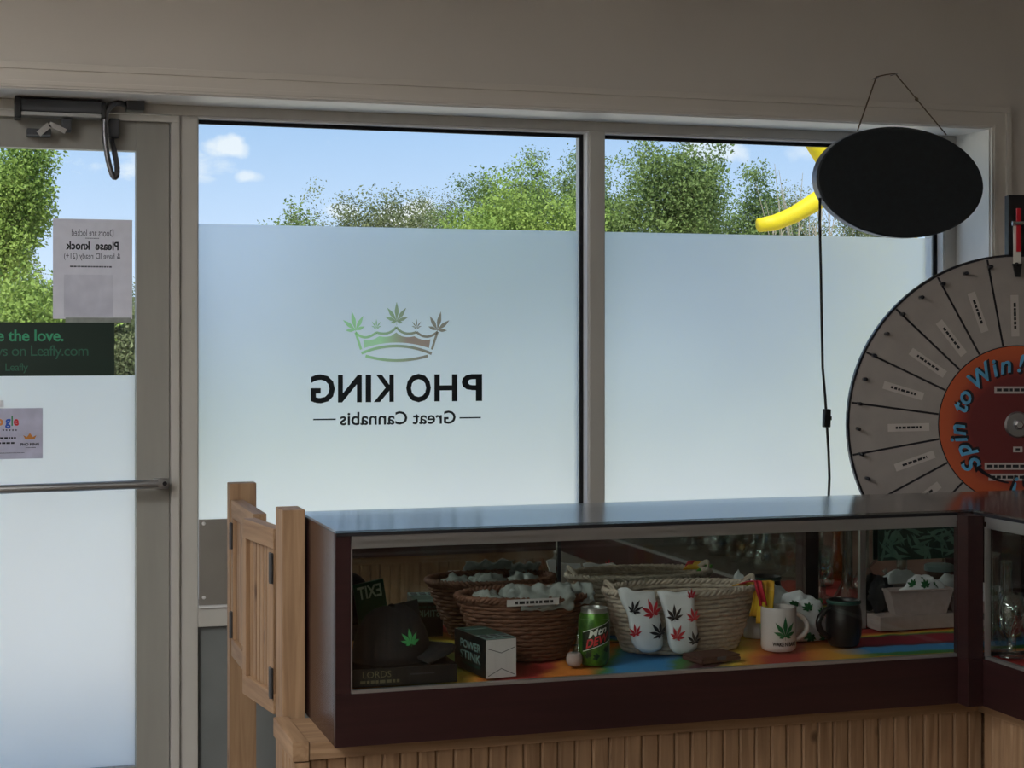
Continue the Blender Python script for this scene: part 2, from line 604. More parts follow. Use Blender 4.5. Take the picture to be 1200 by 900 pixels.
class MB:
    """collects shapes into one bmesh"""

    def __init__(self):
        self.bm = bmesh.new()

    def box(self, x0, x1, y0, y1, z0, z1, bev=0.0):
        b = bmesh.new()
        vs = [b.verts.new((x_, y_, z_)) for x_ in (x0, x1) for y_ in (y0, y1) for z_ in (z0, z1)]
        for f in ((0, 1, 3, 2), (4, 6, 7, 5), (0, 4, 5, 1), (2, 3, 7, 6), (0, 2, 6, 4), (1, 5, 7, 3)):
            b.faces.new([vs[i] for i in f])
        bmesh.ops.recalc_face_normals(b, faces=b.faces)
        if bev:
            bmesh.ops.bevel(b, geom=list(b.edges), offset=bev, segments=2, affect='EDGES', profile=0.7)
        self.merge(b)
        return self

    def merge(self, b, M=None):
        if M is not None:
            bmesh.ops.transform(b, matrix=M, verts=b.verts)
        me = bpy.data.meshes.new('tmp')
        b.to_mesh(me)
        b.free()
        self.bm.from_mesh(me)
        bpy.data.meshes.remove(me)

    def tube(self, pts, r, n=8, caps=True, taper=None):
        """sweep a circle along points; r number or list"""
        pts = [Vector(p) for p in pts]
        rings = []
        up = None
        for i, p in enumerate(pts):
            if i == 0:
                d = pts[1] - p
            elif i == len(pts) - 1:
                d = p - pts[i - 1]
            else:
                d = pts[i + 1] - pts[i - 1]
            if d.length < 1e-9:
                d = Vector((0, 0, 1))
            d.normalize()
            if up is None:
                up = d.orthogonal().normalized()
            else:
                up = (up - d * up.dot(d))
                if up.length < 1e-6:
                    up = d.orthogonal()
                up.normalize()
            sd = d.cross(up)
            rr = r[i] if isinstance(r, (list, tuple)) else r
            rings.append([self.bm.verts.new(p + (up * math.cos(2 * math.pi * k / n) + sd * math.sin(2 * math.pi * k / n)) * rr) for k in range(n)])
        for a, b in zip(rings[:-1], rings[1:]):
            for k in range(n):
                self.bm.faces.new((a[k], a[(k + 1) % n], b[(k + 1) % n], b[k]))
        if caps:
            self.bm.faces.new(list(reversed(rings[0])))
            self.bm.faces.new(rings[-1])
        return self

    def lathe(self, prof, n=32, c=(0, 0, 0), sx=1, sy=1, close=True):
        """profile list of (r, z) turned about the z axis"""
        rings = []
        for (r, z) in prof:
            if r < 1e-6:
                rings.append([self.bm.verts.new((c[0], c[1], c[2] + z))])
            else:
                rings.append([self.bm.verts.new((c[0] + sx * r * math.cos(2 * math.pi * k / n), c[1] + sy * r * math.sin(2 * math.pi * k / n), c[2] + z)) for k in range(n)])
        for a, b in zip(rings[:-1], rings[1:]):
            for k in range(n):
                k2 = (k + 1) % n
                if len(a) == 1 and len(b) == 1:
                    continue
                if len(a) == 1:
                    self.bm.faces.new((a[0], b[k2], b[k]))
                elif len(b) == 1:
                    self.bm.faces.new((a[k], a[k2], b[0]))
                else:
                    self.bm.faces.new((a[k], a[k2], b[k2], b[k]))
        return self

    def prism(self, pts2, f, th):
        """closed outline in 2D; f maps (x, y, depth) to 3D; depth 0 is the visible face"""
        n = len(pts2)
        a = [self.bm.verts.new(f(x_, y_, 0)) for x_, y_ in pts2]
        b = [self.bm.verts.new(f(x_, y_, th)) for x_, y_ in pts2]
        self.bm.faces.new(a)
        self.bm.faces.new(list(reversed(b)))
        for i in range(n):
            j = (i + 1) % n
            self.bm.faces.new((a[i], b[i], b[j], a[j]))
        return self

    def mesh(self, smooth=False):
        bmesh.ops.recalc_face_normals(self.bm, faces=self.bm.faces)
        me = bpy.data.meshes.new('m')
        self.bm.to_mesh(me)
        self.bm.free()
        if smooth:
            for p in me.polygons:
                p.use_smooth = True
        return me

    def build(self, name, m, parent=None, smooth=False, auto=None):
        o = link(name, self.mesh(smooth or auto is not None), m, parent)
        if auto is not None:
            for e_ in o.data.edges:
                pass
            try:
                o.data.set_sharp_from_angle(angle=auto)
            except Exception:
                pass
        return o


def box(name, m, x0, x1, y0, y1, z0, z1, parent=None, bev=0.0):
    """a box mesh whose origin is at its base centre"""
    cx, cy = (x0 + x1) / 2, (y0 + y1) / 2
    me = MB().box(x0 - cx, x1 - cx, y0 - cy, y1 - cy, 0, z1 - z0, bev).mesh()
    o = link(name, me, m, parent)
    o.location = (cx, cy, z0)
    return o


FONT_CACHE = {}


def text_verts(s, size, bold=0.0, shear=0.0, align='LEFT', spacing=1.0, extrude=0.0):
    cu = bpy.data.curves.new('t', 'FONT')
    cu.body = s
    cu.size = size
    cu.offset = bold
    cu.shear = shear
    cu.align_x = align
    cu.space_character = spacing
    cu.resolution_u = 3
    cu.extrude = extrude
    o = bpy.data.objects.new('t', cu)
    C.objects.link(o)
    dg = bpy.context.evaluated_depsgraph_get()
    me = bpy.data.meshes.new_from_object(o.evaluated_get(dg))
    bpy.data.objects.remove(o)
    bpy.data.curves.remove(cu)
    return me


def text(name, s, m, f, parent=None, width=None, height=None, size=0.1, bold=0.0, shear=0.0, spacing=1.0, anchor=(0, 0), flip=False, extrude=0.0):
    """flat lettering; f maps (x, y) to 3D. width/height rescale the ink box; anchor is the fraction of the box at the origin"""
    me = text_verts(s, size, bold, shear, 'LEFT', spacing, extrude)
    xs = [v.co.x for v in me.vertices]
    ys = [v.co.y for v in me.vertices]
    x0, x1, y0, y1 = min(xs), max(xs), min(ys), max(ys)
    kx = width / (x1 - x0) if width else 1
    ky = height / (y1 - y0) if height else (kx if width else 1)
    if height and not width:
        kx = ky
    wd, ht = (x1 - x0) * kx, (y1 - y0) * ky
    for v in me.vertices:
        a = (v.co.x - x0) * kx - wd * anchor[0]
        b = (v.co.y - y0) * ky - ht * anchor[1]
        if flip:
            a = -a
        v.co = f(a, b) if extrude == 0 else f(a, b, v.co.z)
    return link(name, me, m, parent)


def squiggle(name, m, f, w, h, parent=None, rnd=R):
    """an unreadable line of small print: word-sized marks"""
    mb = MB()
    x_ = 0
    while x_ < w * 0.97:
        ww = min(rnd.uniform(0.5, 1.3) * h * 1.6, w - x_)
        q = [(x_, 0), (x_ + ww, 0), (x_ + ww, h), (x_, h)]
        mb.bm.faces.new([mb.bm.verts.new(f(a, b)) for a, b in q])
        x_ += ww + h * 0.45
    return mb.build(name, m, parent)


def leaf_outline(k=7, spread=None, lens=None, wid=0.12):
    """seven-fingered serrated leaf: list of leaflet outlines (each a polygon), unit height about 1"""
    if k == 7:
        angs = [90, 90 - 36, 90 + 36, 90 - 72, 90 + 72, 90 - 108, 90 + 108]
        ls = [1.0, 0.86, 0.86, 0.62, 0.62, 0.34, 0.34]
    elif k == 5:
        angs = [90, 90 - 40, 90 + 40, 90 - 80, 90 + 80]
        ls = [1.0, 0.84, 0.84, 0.52, 0.52]
    else:
        angs = spread
        ls = lens
    polys = []
    for a, l_ in zip(angs, ls):
        a = math.radians(a)
        d = (math.cos(a), math.sin(a))
        nn_ = (-d[1], d[0])
        w_ = wid * (0.55 + 0.45 * l_)
        prof = [(0, 0.012), (0.2, 0.45), (0.42, 0.95), (0.55, 1.0), (0.75, 0.62), (0.9, 0.24), (1.0, 0)]
        pts = [(d[0] * t_ * l_ + nn_[0] * w_ * p_, d[1] * t_ * l_ + nn_[1] * w_ * p_) for t_, p_ in prof]
        pts += [(d[0] * t_ * l_ - nn_[0] * w_ * p_, d[1] * t_ * l_ - nn_[1] * w_ * p_) for t_, p_ in reversed(prof[:-1])]
        polys.append(pts)
    polys.append([(-0.012, 0), (-0.008, -0.22), (0.008, -0.22), (0.012, 0)])
    return polys


def leaf_mesh(f, size, rot=0, k=7, wid=0.12):
    bm = bmesh.new()
    c_, s_ = math.cos(rot), math.sin(rot)
    for pl in leaf_outline(k, wid=wid):
        vs = []
        for (x_, y_) in pl:
            X_, Y_ = (x_ * c_ - y_ * s_) * size, (x_ * s_ + y_ * c_) * size
            vs.append(bm.verts.new(f(X_, Y_)))
        try:
            bm.faces.new(vs)
        except ValueError:
            pass
    bmesh.ops.triangulate(bm, faces=bm.faces)
    me = bpy.data.meshes.new('leaf')
    bm.to_mesh(me)
    bm.free()
    return me


# ================================================================== THE SETTING
RX0, RX1, RY0, WY, RZ = -3.6, 5.2, -4.2, 4.74, 2.75     # room
OPL, OPR, OPZ = -0.49, 3.058, 2.195                     # storefront opening
FY = 4.93                                               # face of the aluminium storefront
GY = 4.985                                              # plane of the panes

tag(box('floor', 'floor_vinyl', RX0 - .2, RX1 + .2, RY0 - .2, 5.1, -0.1, 0.0), 'grey brown vinyl shop floor', 'floor', kind='structure')
tag(box('ceiling', 'ceiling_paint', RX0 - .2, RX1 + .2, RY0 - .2, 5.1, RZ, RZ + .3), 'off white painted shop ceiling', 'ceiling', kind='structure')
tag(box('wall_left', 'wall_paint', RX0 - .2, RX0, RY0, 5.1, 0, RZ), 'beige painted wall beside the door', 'wall', kind='structure')
tag(box('wall_right', 'wall_paint', RX1, RX1 + .2, RY0, 5.1, 0, RZ), 'beige painted wall beyond the prize wheel', 'wall', kind='structure')
tag(box('wall_back', 'wall_paint', RX0, RX1, RY0 - .2, RY0, 0, RZ), 'beige painted wall facing the shop window', 'wall', kind='structure')
mb = MB()
mb.box(RX0, OPL, WY, 5.1, 0, RZ).box(OPR, RX1, WY, 5.1, 0, RZ).box(OPL, OPR, WY, 5.1, OPZ, RZ)
tag(mb.build('wall_front', 'wall_paint'), 'taupe painted wall around the shop window', 'wall', kind='structure')
# lining of the opening (painted white)
mb = MB()
mb.box(OPL, OPR, WY - .001, FY, OPZ - .006, OPZ)
mb.box(OPR - .006, OPR, WY - .001, FY, 0, OPZ - .006)
tag(mb.build('trim_1', 'jamb_paint'), 'white painted reveal lining the window opening', 'trim', kind='structure')
# casing: stepped moulding
tr = thing('trim_2', 'moulded taupe casing framing the window opening', 'trim', (0, 0, 0), kind='structure')
mb = MB()
mb.box(OPL - .07, OPR + .065, WY - .014, WY, OPZ - .002, OPZ + .064, .002)
mb.box(OPL - .07, OPR + .065, WY - .022, WY - .013, OPZ + .046, OPZ + .064, .002)
mb.box(OPL - .07, OPR + .0, WY - .018, WY - .013, OPZ + .004, OPZ + .016, .0015)
mb.build('head_casing', 'trim_paint', tr)
mb = MB()
mb.box(OPR - .002, OPR + .065, WY - .014, WY, 0, OPZ + .0, .002)
mb.box(OPR + .047, OPR + .065, WY - .022, WY - .013, 0, OPZ + .046, .002)
mb.box(OPR + .004, OPR + .016, WY - .018, WY - .013, 0, OPZ + .004, .0015)
mb.build('side_casing', 'trim_paint', tr)

# ------------------------------------------------------------------ storefront: frames, windows, door
HZ = 2.160        # underside of the head member
RAIL0, RAIL1 = 0.697, 0.753


def frame_member(name, parent, x0, x1, z0, z1, m='frame_metal', y0=FY, y1=5.06):
    return box(name, m, x0, x1, y0, y1, z0, z1, parent, 0.003)


def window(name, label, x0, x1):
    w = thing(name, label, 'window', ((x0 + x1) / 2, GY, 0), kind='structure')
    ox, oy = (x0 + x1) / 2, GY

    def loc(o):
        o.location.x -= ox
        o.location.y -= oy
        return o
    loc(box('pane', 'window_glass', x0 + .003, x1 - .003, GY, GY + .008, RAIL1 + .003, HZ - .003, w))
    # rubber gasket: dark strip all round, then the white glazing stop behind it
    for nm, m, wd, ya, yb in (('gasket', 'gasket', .017, GY - .012, GY - .001), ('glazing_stop', 'stop_white', .006, FY + .006, GY - .013)):
        mb = MB()
        mb.box(x0, x1, ya, yb, HZ - wd, HZ)
        mb.box(x0, x1, ya, yb, RAIL1, RAIL1 + wd)
        mb.box(x0, x0 + wd * .4, ya, yb, RAIL1 + wd, HZ - wd)
        mb.box(x1 - wd, x1, ya, yb, RAIL1 + wd, HZ - wd)
        o = mb.build(nm, m, w)
        o.location = (-ox, -oy, 0)
    fm = MB().box(x0 + .004, x1 - .022, GY - .0045, GY - .0025, RAIL1 + .012, 1.855).build('frosted_film', 'frost_window', w)
    fm.location = (-ox, -oy, 0)
    loc(box('kick_panel', 'kick_panel', x0 - .002, x1 + .002, FY + .02, FY + .05, 0.0, RAIL0, w))
    return w


sf = thing('trim_3', 'grey aluminium storefront framework around panes and door', 'window frame', (0, 0, 0), kind='structure')
frame_member('head_member', sf, OPL, OPR, HZ, OPZ - .006)
frame_member('mullion', sf, 0.5065, 0.583, 0, HZ)
frame_member('mullion', sf, 1.773, 1.822, 0, HZ)
frame_member('mullion', sf, 3.012, OPR - .006, 0, HZ)
frame_member('mullion', sf, OPL, -0.42, 0, HZ)
frame_member('cross_rail', sf, 0.583, 1.773, RAIL0, RAIL1)
frame_member('cross_rail', sf, 1.822, 3.012, RAIL0, RAIL1)
box('door_stop', 'frame_metal', 0.5075, 0.530, FY - .012, FY, 0, HZ - .022, sf, .002)
box('door_stop', 'frame_metal', -0.42, 0.530, FY - .012, FY, HZ - .022, HZ - .004, sf, .002)
MATS['door_stop_grey'] = MATS['frame_metal']
window('window_1', 'wide shop window left of the middle mullion with frosted lower film', 0.583, 1.773)
window('window_2', 'shop window behind the hanging oval sign with frosted lower film', 1.822, 3.012)

DX0, DX1 = -0.415, 0.504
door = thing('door_1', 'grey aluminium glass shop door with push bar', 'door', ((DX0 + DX1) / 2, GY, 0), kind='structure')
dox = (DX0 + DX1) / 2


def dloc(o):
    o.location.x -= dox
    o.location.y -= GY
    return o


DTOP = 2.142
GL, GR, GB, GT = DX0 + .095, 0.411, 0.307, 2.056
dloc(box('stile', 'door_metal', GR, DX1, 4.945, 4.99, .01, DTOP, door, .002))
dloc(box('stile', 'door_metal', DX0, GL, 4.945, 4.99, .01, DTOP, door, .002))
dloc(box('top_rail', 'door_metal', GL, GR, 4.945, 4.99, GT, DTOP, door, .002))
dloc(box('bottom_rail', 'door_metal', GL, GR, 4.945, 4.99, .01, GB, door, .002))
dloc(box('pane', 'window_glass', GL, GR, 4.966, 4.972, GB, GT, door))
dloc(box('frosted_film', 'frost_door', GL + .002, GR - .002, 4.9625, 4.9645, GB + .002, 1.418, door))
mb = MB()
mb.tube([(GL - .05, 4.875, 1.105), (0.465, 4.875, 1.115)], .0125, 14)
mb.box(0.452, 0.495, 4.872, 4.90, 1.100, 1.130, .006)
pb = mb.build('push_bar', 'brushed_steel', door, auto=0.6)
pb.location = (-dox, -GY, 0)
mb = MB()
mb.box(0.462, 0.488, 4.895, 4.946, 1.104, 1.126, .004)
mb.box(GL - .06, GL - .03, 4.87, 4.946, 1.094, 1.116, .004)
o = mb.build('push_bar_bracket', 'brushed_steel', door)
o.location = (-dox, -GY, 0)
o = MB().tube([(0.484, 4.8715, 1.115), (0.484, 4.874, 1.115)], .0065, 14).build('bar_bolt', 'gasket', door)
o.location = (-dox, -GY, 0)

# ------------------------------------------------------------------ ceiling lamps behind the camera
for wh_, lx, ly, lb in (('front', -1.0, 2.3, 'white ceiling light panel nearest the shop door'), ('back', -1.2, -0.6, 'white ceiling light panel behind the showcases'), ('side', -2.8, 0.6, 'white ceiling light panel beside the beige side wall')):
    lt = thing('ceiling_light_%s_offscreen' % wh_, lb, 'ceiling light', (lx, ly, RZ - .06), group='ceiling light panels')
    mb = MB()
    mb.box(-.32, .32, -.62, -.60, 0, .06).box(-.32, .32, .60, .62, 0, .06).box(-.32, -.30, -.60, .60, 0, .06).box(.30, .32, -.60, .60, 0, .06)
    mb.build('lamp_frame', 'lamp_body', lt)
    MB().box(-.30, .30, -.60, .60, .012, .02).build('diffuser_%s_offscreen' % wh_, 'lamp_glow', lt)

# ================================================================== OUTSIDE
tag(box('ground', 'asphalt', -40, 60, 5.1, 60, -.25, -.12), 'pale asphalt lot in front of the shop', 'ground', kind='structure')
tag(box('pavement', 'kerb', -20, 30, 5.1, 6.9, -.12, -.02), 'light concrete walkway along the shopfront', 'pavement', kind='structure')
tag(box('verge', 'grass_verge', -40, 60, 19, 60, -.119, 0.03), 'green verge under the trees across the lot', 'grass', kind='structure')


def tree(name, label, X, Y, top, rx, seed, fol, leaves, base=0.9, bare=0.0, group='trees across the lot', leaf=0.025, ball=0.235):
    """a small broadleaf tree: forked branches, then leaves in ragged clumps round the branch ends"""
    rnd = random.Random(seed)
    t = thing(name, label, 'tree', (X, Y, 0.02), group=group)
    mb = MB()
    ends = []

    def grow(p, d, length, r, depth):
        pts, rad = [p], [r]
        q = p
        dd = d.normalized()
        n = 4
        for i in range(n):
            dd = (dd + Vector((rnd.uniform(-.22, .22), rnd.uniform(-.22, .22), rnd.uniform(-.05, .16)))).normalized()
            q = q + dd * length / n
            pts.append(q)
            rad.append(r * (1 - .16 * (i + 1)))
        mb.tube(pts, rad, 5 if depth < 2 else 4, caps=False)
        if depth >= 4:
            ends.append(q)
            return
        if depth >= 2:
            ends.append(pts[2])
            ends.append(q)
        for i in range(3 if depth < 3 else 2):
            a = rnd.uniform(0, 6.283)
            sp = rnd.uniform(.45, .95)
            nd = (dd + Vector((math.cos(a) * sp, math.sin(a) * sp, rnd.uniform(-.05, .35)))).normalized()
            grow(pts[-1] if i else pts[3], nd, length * rnd.uniform(.62, .82), rad[-1] * .72, depth + 1)
    h = top * 0.98
    for k in range(3 if rx > 1.0 else 2):
        a = rnd.uniform(0, 6.283)
        grow(Vector((rnd.uniform(-.2, .2), rnd.uniform(-.2, .2), 0)), Vector((math.cos(a) * .35, math.sin(a) * .35, 1)), h * .36, .07, 0)
    # fit the skeleton to the wanted height and width
    mz = max(v.co.z for v in mb.bm.verts)
    mx_ = sorted(abs(v.co.x) for v in mb.bm.verts)[int(len(mb.bm.verts) * .97)]
    kz, kx = top * .97 / mz, rx / mx_
    for v in mb.bm.verts:
        v.co.x *= kx
        v.co.y *= kx
        v.co.z *= kz
    mb.build('branches', 'bark', t)
    ends = [Vector((e_.x * kx, e_.y * kx, e_.z * kz)) for e_ in ends if e_.z * kz > base * .5]
    keep = [e_ for e_ in ends if rnd.random() > bare] or ends[:3]
    nl = int(leaves * 3.6)
    g = np.random.default_rng(seed)
    cen = np.array([tuple(e_) for e_ in keep])[g.integers(0, len(keep), nl)]
    dv = g.normal(size=(nl, 3)) * (1, 1, .8)
    dv /= np.linalg.norm(dv, axis=1, keepdims=True)
    p = cen + dv * (ball * g.random((nl, 1)) ** .55)
    a = g.normal(size=(nl, 3))
    a /= np.linalg.norm(a, axis=1, keepdims=True)
    b = np.cross(a, g.normal(size=(nl, 3)))
    b /= np.linalg.norm(b, axis=1, keepdims=True)
    sz = leaf * g.uniform(.6, 1.3, (nl, 1))
    co = np.stack([p + a * sz, p + b * sz * .5, p - a * sz * .9, p - b * sz * .5], axis=1).reshape(-1, 3)
    me = bpy.data.meshes.new('foliage')
    me.vertices.add(nl * 4)
    me.vertices.foreach_set('co', co.astype(np.float32).ravel())
    me.loops.add(nl * 4)
    me.loops.foreach_set('vertex_index', np.arange(nl * 4, dtype=np.int32))
    me.polygons.add(nl)
    me.polygons.foreach_set('loop_start', np.arange(0, nl * 4, 4, dtype=np.int32))
    me.update(calc_edges=True)
    f = link('foliage', me, fol, t)
    f['kind'] = 'stuff'
    return t


TREES = [
    # px, top py, Y, half width px, kind, leaves
    ('leafy_tree', 'tall bright green tree seen through the glass door', -42, 150, 19, 78, 'foliage_fresh', 13000, .05),
    ('leafy_tree', 'olive green tree behind the paper notice on the door', 112, 305, 26, 80, 'foliage_olive', 10000, .0),
    ('leafy_tree', 'low bush of fresh yellow green at the foot of the door tree', 28, 330, 15, 62, 'foliage_fresh', 7000, .0),
    ('leafy_tree', 'low olive shrub tree at the left end of the tree line', 335, 240, 21, 52, 'foliage_mid', 5500, .1),
    ('leafy_tree', 'thin airy tree with a pointed top standing over the crown logo', 382, 214, 29, 46, 'foliage_olive', 3000, .35),
    ('leafy_tree', 'thin airy tree with a flat top between the cloud and the crown logo', 440, 224, 25, 46, 'foliage_olive', 3200, .3),
    ('leafy_tree', 'slim twiggy sapling beside the big cloud', 508, 236, 31, 30, 'foliage_mid', 1500, .5),
    ('leafy_tree', 'pale olive tree showing low behind the round fresh green tree', 540, 222, 35, 66, 'foliage_olive', 4500, .1),
    ('leafy_tree', 'round fresh green tree standing nearest the cloud', 596, 192, 20, 100, 'foliage_fresh', 11000, .08),
    ('leafy_tree', 'dense green tree cut off by the middle mullion', 655, 178, 27, 92, 'foliage_mid', 13000, .05),
    ('leafy_tree', 'tall loose tree just past the middle mullion', 752, 158, 21, 80, 'foliage_mid', 9500, .12),
    ('leafy_tree', 'rounded tree between the tall loose tree and the twigs', 848, 196, 23, 74, 'foliage_mid', 9500, .1),
    ('leafy_tree', 'olive tree with bare twigs behind the yellow inflatable arm', 930, 218, 30, 76, 'foliage_olive', 7000, .3),
    ('leafy_tree', 'olive tree mostly hidden by the oval sign', 1020, 226, 27, 60, 'foliage_olive', 6000, .15),
    ('leafy_tree', 'low olive hedge shrub showing beside the green door sticker', 136, 352, 16.5, 52, 'foliage_olive', 6000, .0),
]
for i, (nm, lb, px, py, Y, hw, fol, nl, bare) in enumerate(TREES):
    p = P(px, py, Y)
    tree(nm, lb, p.x, Y, p.z, hw / 2000 * Y * 1.03, 100 + i, fol, nl, bare=bare)

# bare upright twigs above the olive tree
tw = thing('bare_shrub', 'leafless grey shrub with upright whips beside the oval sign', 'shrub', (P(948, 262, 21).x, 21, 0.03))
mb = MB()
rt = random.Random(5)
for k in range(34):
    x0 = rt.uniform(-.55, .6)
    y0 = rt.uniform(-.3, .3)
    hh = rt.uniform(3.0, 3.95)
    lean = rt.uniform(-.45, .45)
    pts = [(x0 * .3 + (x0 * .8 + lean * s_) * s_, y0 * s_, hh * s_) for s_ in (0, .3, .55, .75, .9, 1)]
    mb.tube(pts, [.018, .014, .010, .007, .005, .003], 4, caps=False)
    for j in range(4):
        s_ = rt.uniform(.55, .9)
        b0 = Vector((x0 * .3 + (x0 * .8 + lean * s_) * s_, y0 * s_, hh * s_))
        mb.tube([b0, b0 + Vector((rt.uniform(-.2, .2), rt.uniform(-.2, .2), rt.uniform(.12, .3)))], [.006, .002], 3, caps=False)
mb.build('whips', 'twig', tw)
mb = MB().lathe([(0, 0), (.16, 0), (.12, .12), (0, .2)], 10)
mb.build('root_crown', 'bark', tw)

# inflatable dancer on the walkway
bx = P(1057, 300, 9).x
ad = thing('inflatable_dancer', 'bright yellow inflatable tube dancer waving outside the window', 'inflatable', (bx, 9, -.12))


def rel(px, py, Y=9):
    p = P(px, py, Y)
    return Vector((p.x - bx, p.y - 9, p.z + .12))


mb = MB()
mb.tube([(0, 0, .25), (0.0, 0, .8), (.01, 0, 1.5), (0.0, 0, 2.1), (-.02, 0, 2.6), (-.03, 0, 3.0), (-.03, 0, 3.4)], [.11, .105, .10, .095, .095, .10, .10], 20)
mb.build('body', 'yellow_nylon', ad, smooth=True)
pts = [rel(1040, 200), rel(1000, 214), rel(972, 226), rel(950, 240), rel(930, 252), rel(908, 261), rel(889, 264)]
mb = MB().tube(pts, [.07, .062, .058, .054, .05, .047, .04], 14)
mb.build('arm', 'yellow_nylon', ad, smooth=True)
pts = [rel(1030, 222), rel(992, 214), rel(970, 188), rel(955, 162), rel(935, 135), rel(900, 100)]
mb = MB().tube(pts, [.07, .066, .066, .072, .08, .07], 14)
mb.build('arm', 'yellow_nylon', ad, smooth=True)
mb = MB().box(-.24, .24, -.24, .24, 0, .22, .03).lathe([(.0, .22), (.19, .22), (.19, .30), (.17, .34), (0, .34)], 20)
mb.build('blower', 'black_plastic', ad)

# ================================================================== ON THE STOREFRONT
# logo on the film (seen from behind, so it reads backwards)
LY = GY - .0052
lg = thing('window_logo', 'crown and shop name lettering seen reversed on the frosted window', 'decal', (1.18, LY, 1.22))


def lf(a, b, _=0):
    return Vector((a, b, 0))


def on_film(x_, z_, dy=0.0):
    return Vector((x_ - 1.18, dy, z_ - 1.22))


def film_text(name, s, m, xr, z0, w, h, bold):
    return text(name, s, m, lambda a, b: on_film(xr + a, z0 + b), lg, width=w, height=h, bold=bold, flip=True)


p1, p2 = P(565, 470, LY), P(364, 472, LY)
xL, xR = p2.x, p1.x
# letters one by one, right to left
zt, zb = P(460, 439, LY).z, P(460, 471, LY).z
hgt = zt - zb
lpx = [('P', 541, 565), ('H', 509, 536), ('O', 476, 505), ('K', 438, 461.5), ('I', 428.5, 435), ('N', 396, 424), ('G', 364, 392.5)]
for ch, a, b in lpx:
    xa, xb = P(a, 455, LY).x, P(b, 455, LY).x
    film_text('letter', ch, 'logo_ink', xb, zb - (.002 if ch in 'OG' else 0), xb - xa, hgt + (.004 if ch in 'OG' else 0), .0025)
xa, xb = P(398.5, 490, LY).x, P(534, 490, LY).x
zg = P(466, 497.5, LY).z
film_text('tagline', 'Great Cannabis', 'logo_ink', xb, zg, xb - xa, P(466, 482, LY).z - zg, .0015)
for a, b in ((367, 393.5), (538.5, 563.5)):
    xa, xb = P(a, 491, LY).x, P(b, 491, LY).x
    zz = P((a + b) / 2, 491.5 if a < 400 else 489.5, LY).z
    mb = MB()
    mb.bm.faces.new([mb.bm.verts.new(on_film(*q)) for q in ((xa, zz - .002), (xb, zz - .002), (xb, zz + .002), (xa, zz + .002))])
    mb.build('dash', 'logo_ink', lg)


def ribbon(mb, pts, w):
    """flat band along a 2D polyline on the film"""
    pts = [Vector((a, b)) for a, b in pts]
    ls, rs = [], []
    for i, p in enumerate(pts):
        d = (pts[min(i + 1, len(pts) - 1)] - pts[max(i - 1, 0)]).normalized()
        nn_ = Vector((-d.y, d.x)) * w / 2
        ls.append(mb.bm.verts.new(on_film(p.x + nn_.x, p.y + nn_.y)))
        rs.append(mb.bm.verts.new(on_film(p.x - nn_.x, p.y - nn_.y)))
    for i in range(len(pts) - 1):
        mb.bm.faces.new((ls[i], rs[i], rs[i + 1], ls[i + 1]))


# crown drawn in crop pixels (1170x900 crop of 260x200 at 340,330) -> film
def cp(x_, y_):
    p = P(340 + x_ / 4.5, 330 + y_ / 4.5, LY)
    return (p.x, p.z)


def qcurve(a, b, c, n=10):
    return [((1 - t) ** 2 * a[0] + 2 * t * (1 - t) * b[0] + t * t * c[0], (1 - t) ** 2 * a[1] + 2 * t * (1 - t) * b[1] + t * t * c[1]) for t in [i / n for i in range(n + 1)]]


KW = 0.0054
crown_parts = [
    # upper scallops and sides
    qcurve((345, 268), (392, 320), (455, 268)), qcurve((455, 268), (520, 290), (560, 240)), qcurve((560, 240), (600, 292), (667, 266)),
    qcurve((667, 266), (720, 316), (778, 264)), [(345, 268), (362, 318), (374, 358)], [(778, 264), (762, 310), (748, 358)],
    qcurve((376, 378), (560, 300), (746, 380), 14), qcurve((398, 392), (560, 440), (726, 392), 14)]
for k, pl in enumerate(crown_parts):
    mb = MB()
    ribbon(mb, [cp(*q) for q in pl], KW * (1.5 if k >= 6 else 1.3))
    ob = mb.build('crown_line', 'crown_dye', lg)
    # the dye blend runs across the crown in world metres
mb = MB()
inner = qcurve((386, 306), (430, 318), (470, 288), 8) + qcurve((470, 288), (530, 300), (560, 268), 8)[1:] + qcurve((560, 268), (592, 304), (655, 288), 8)[1:] + qcurve((655, 288), (700, 318), (740, 304), 8)[1:] + \
    [(732, 350)] + qcurve((732, 350), (560, 292), (390, 350), 12)[1:]
mb.bm.faces.new([mb.bm.verts.new(on_film(*cp(*q))) for q in inner])
bmesh.ops.triangulate(mb.bm, faces=mb.bm.faces)
mb.build('crown_band', 'crown_dye_deep', lg)
for (cx, cy, sz, rt_, k, wd) in ((562, 208, 104, 0, 7, .105), (455, 243, 48, 0, 7, .07), (667, 243, 48, 0, 7, .07), (345, 256, 104, .20, 5, .11), (776, 256, 104, -.20, 5, .11)):
    s_ = sz / 4.5 * (4.98 / 1.0) / 2000
    c0 = cp(cx, cy)
    me = leaf_mesh(lambda a, b: on_film(c0[0] + a, c0[1] + b), s_, rt_, k, wd)
    link('crown_leaf', me, 'crown_dye', lg)
for o in lg.children:
    if o.data and o.data.materials and o.data.materials[0].name.startswith('crown_dye'):
        pass

# shift the dye blends to the decal's own coordinates
for nm, lo, hi in (('crown_dye', 1.06 - 1.18, 1.25 - 1.18), ('crown_dye_deep', 1.13 - 1.18, 1.21 - 1.18)):
    for n_ in MATS[nm].node_tree.nodes:
        if n_.type == 'MAP_RANGE':
            n_.inputs[1].default_value = lo
            n_.inputs[2].default_value = hi

# paper notice taped to the door glass, print faces outside
NY = 4.9595
pa, pb_ = P(62, 256, NY), P(155, 374, NY)
no = thing('paper_notice', 'white paper notice with reversed print taped to the door glass', 'notice', ((pa.x + pb_.x) / 2, NY, pb_.z))
nx, nz_ = (pa.x + pb_.x) / 2, pb_.z


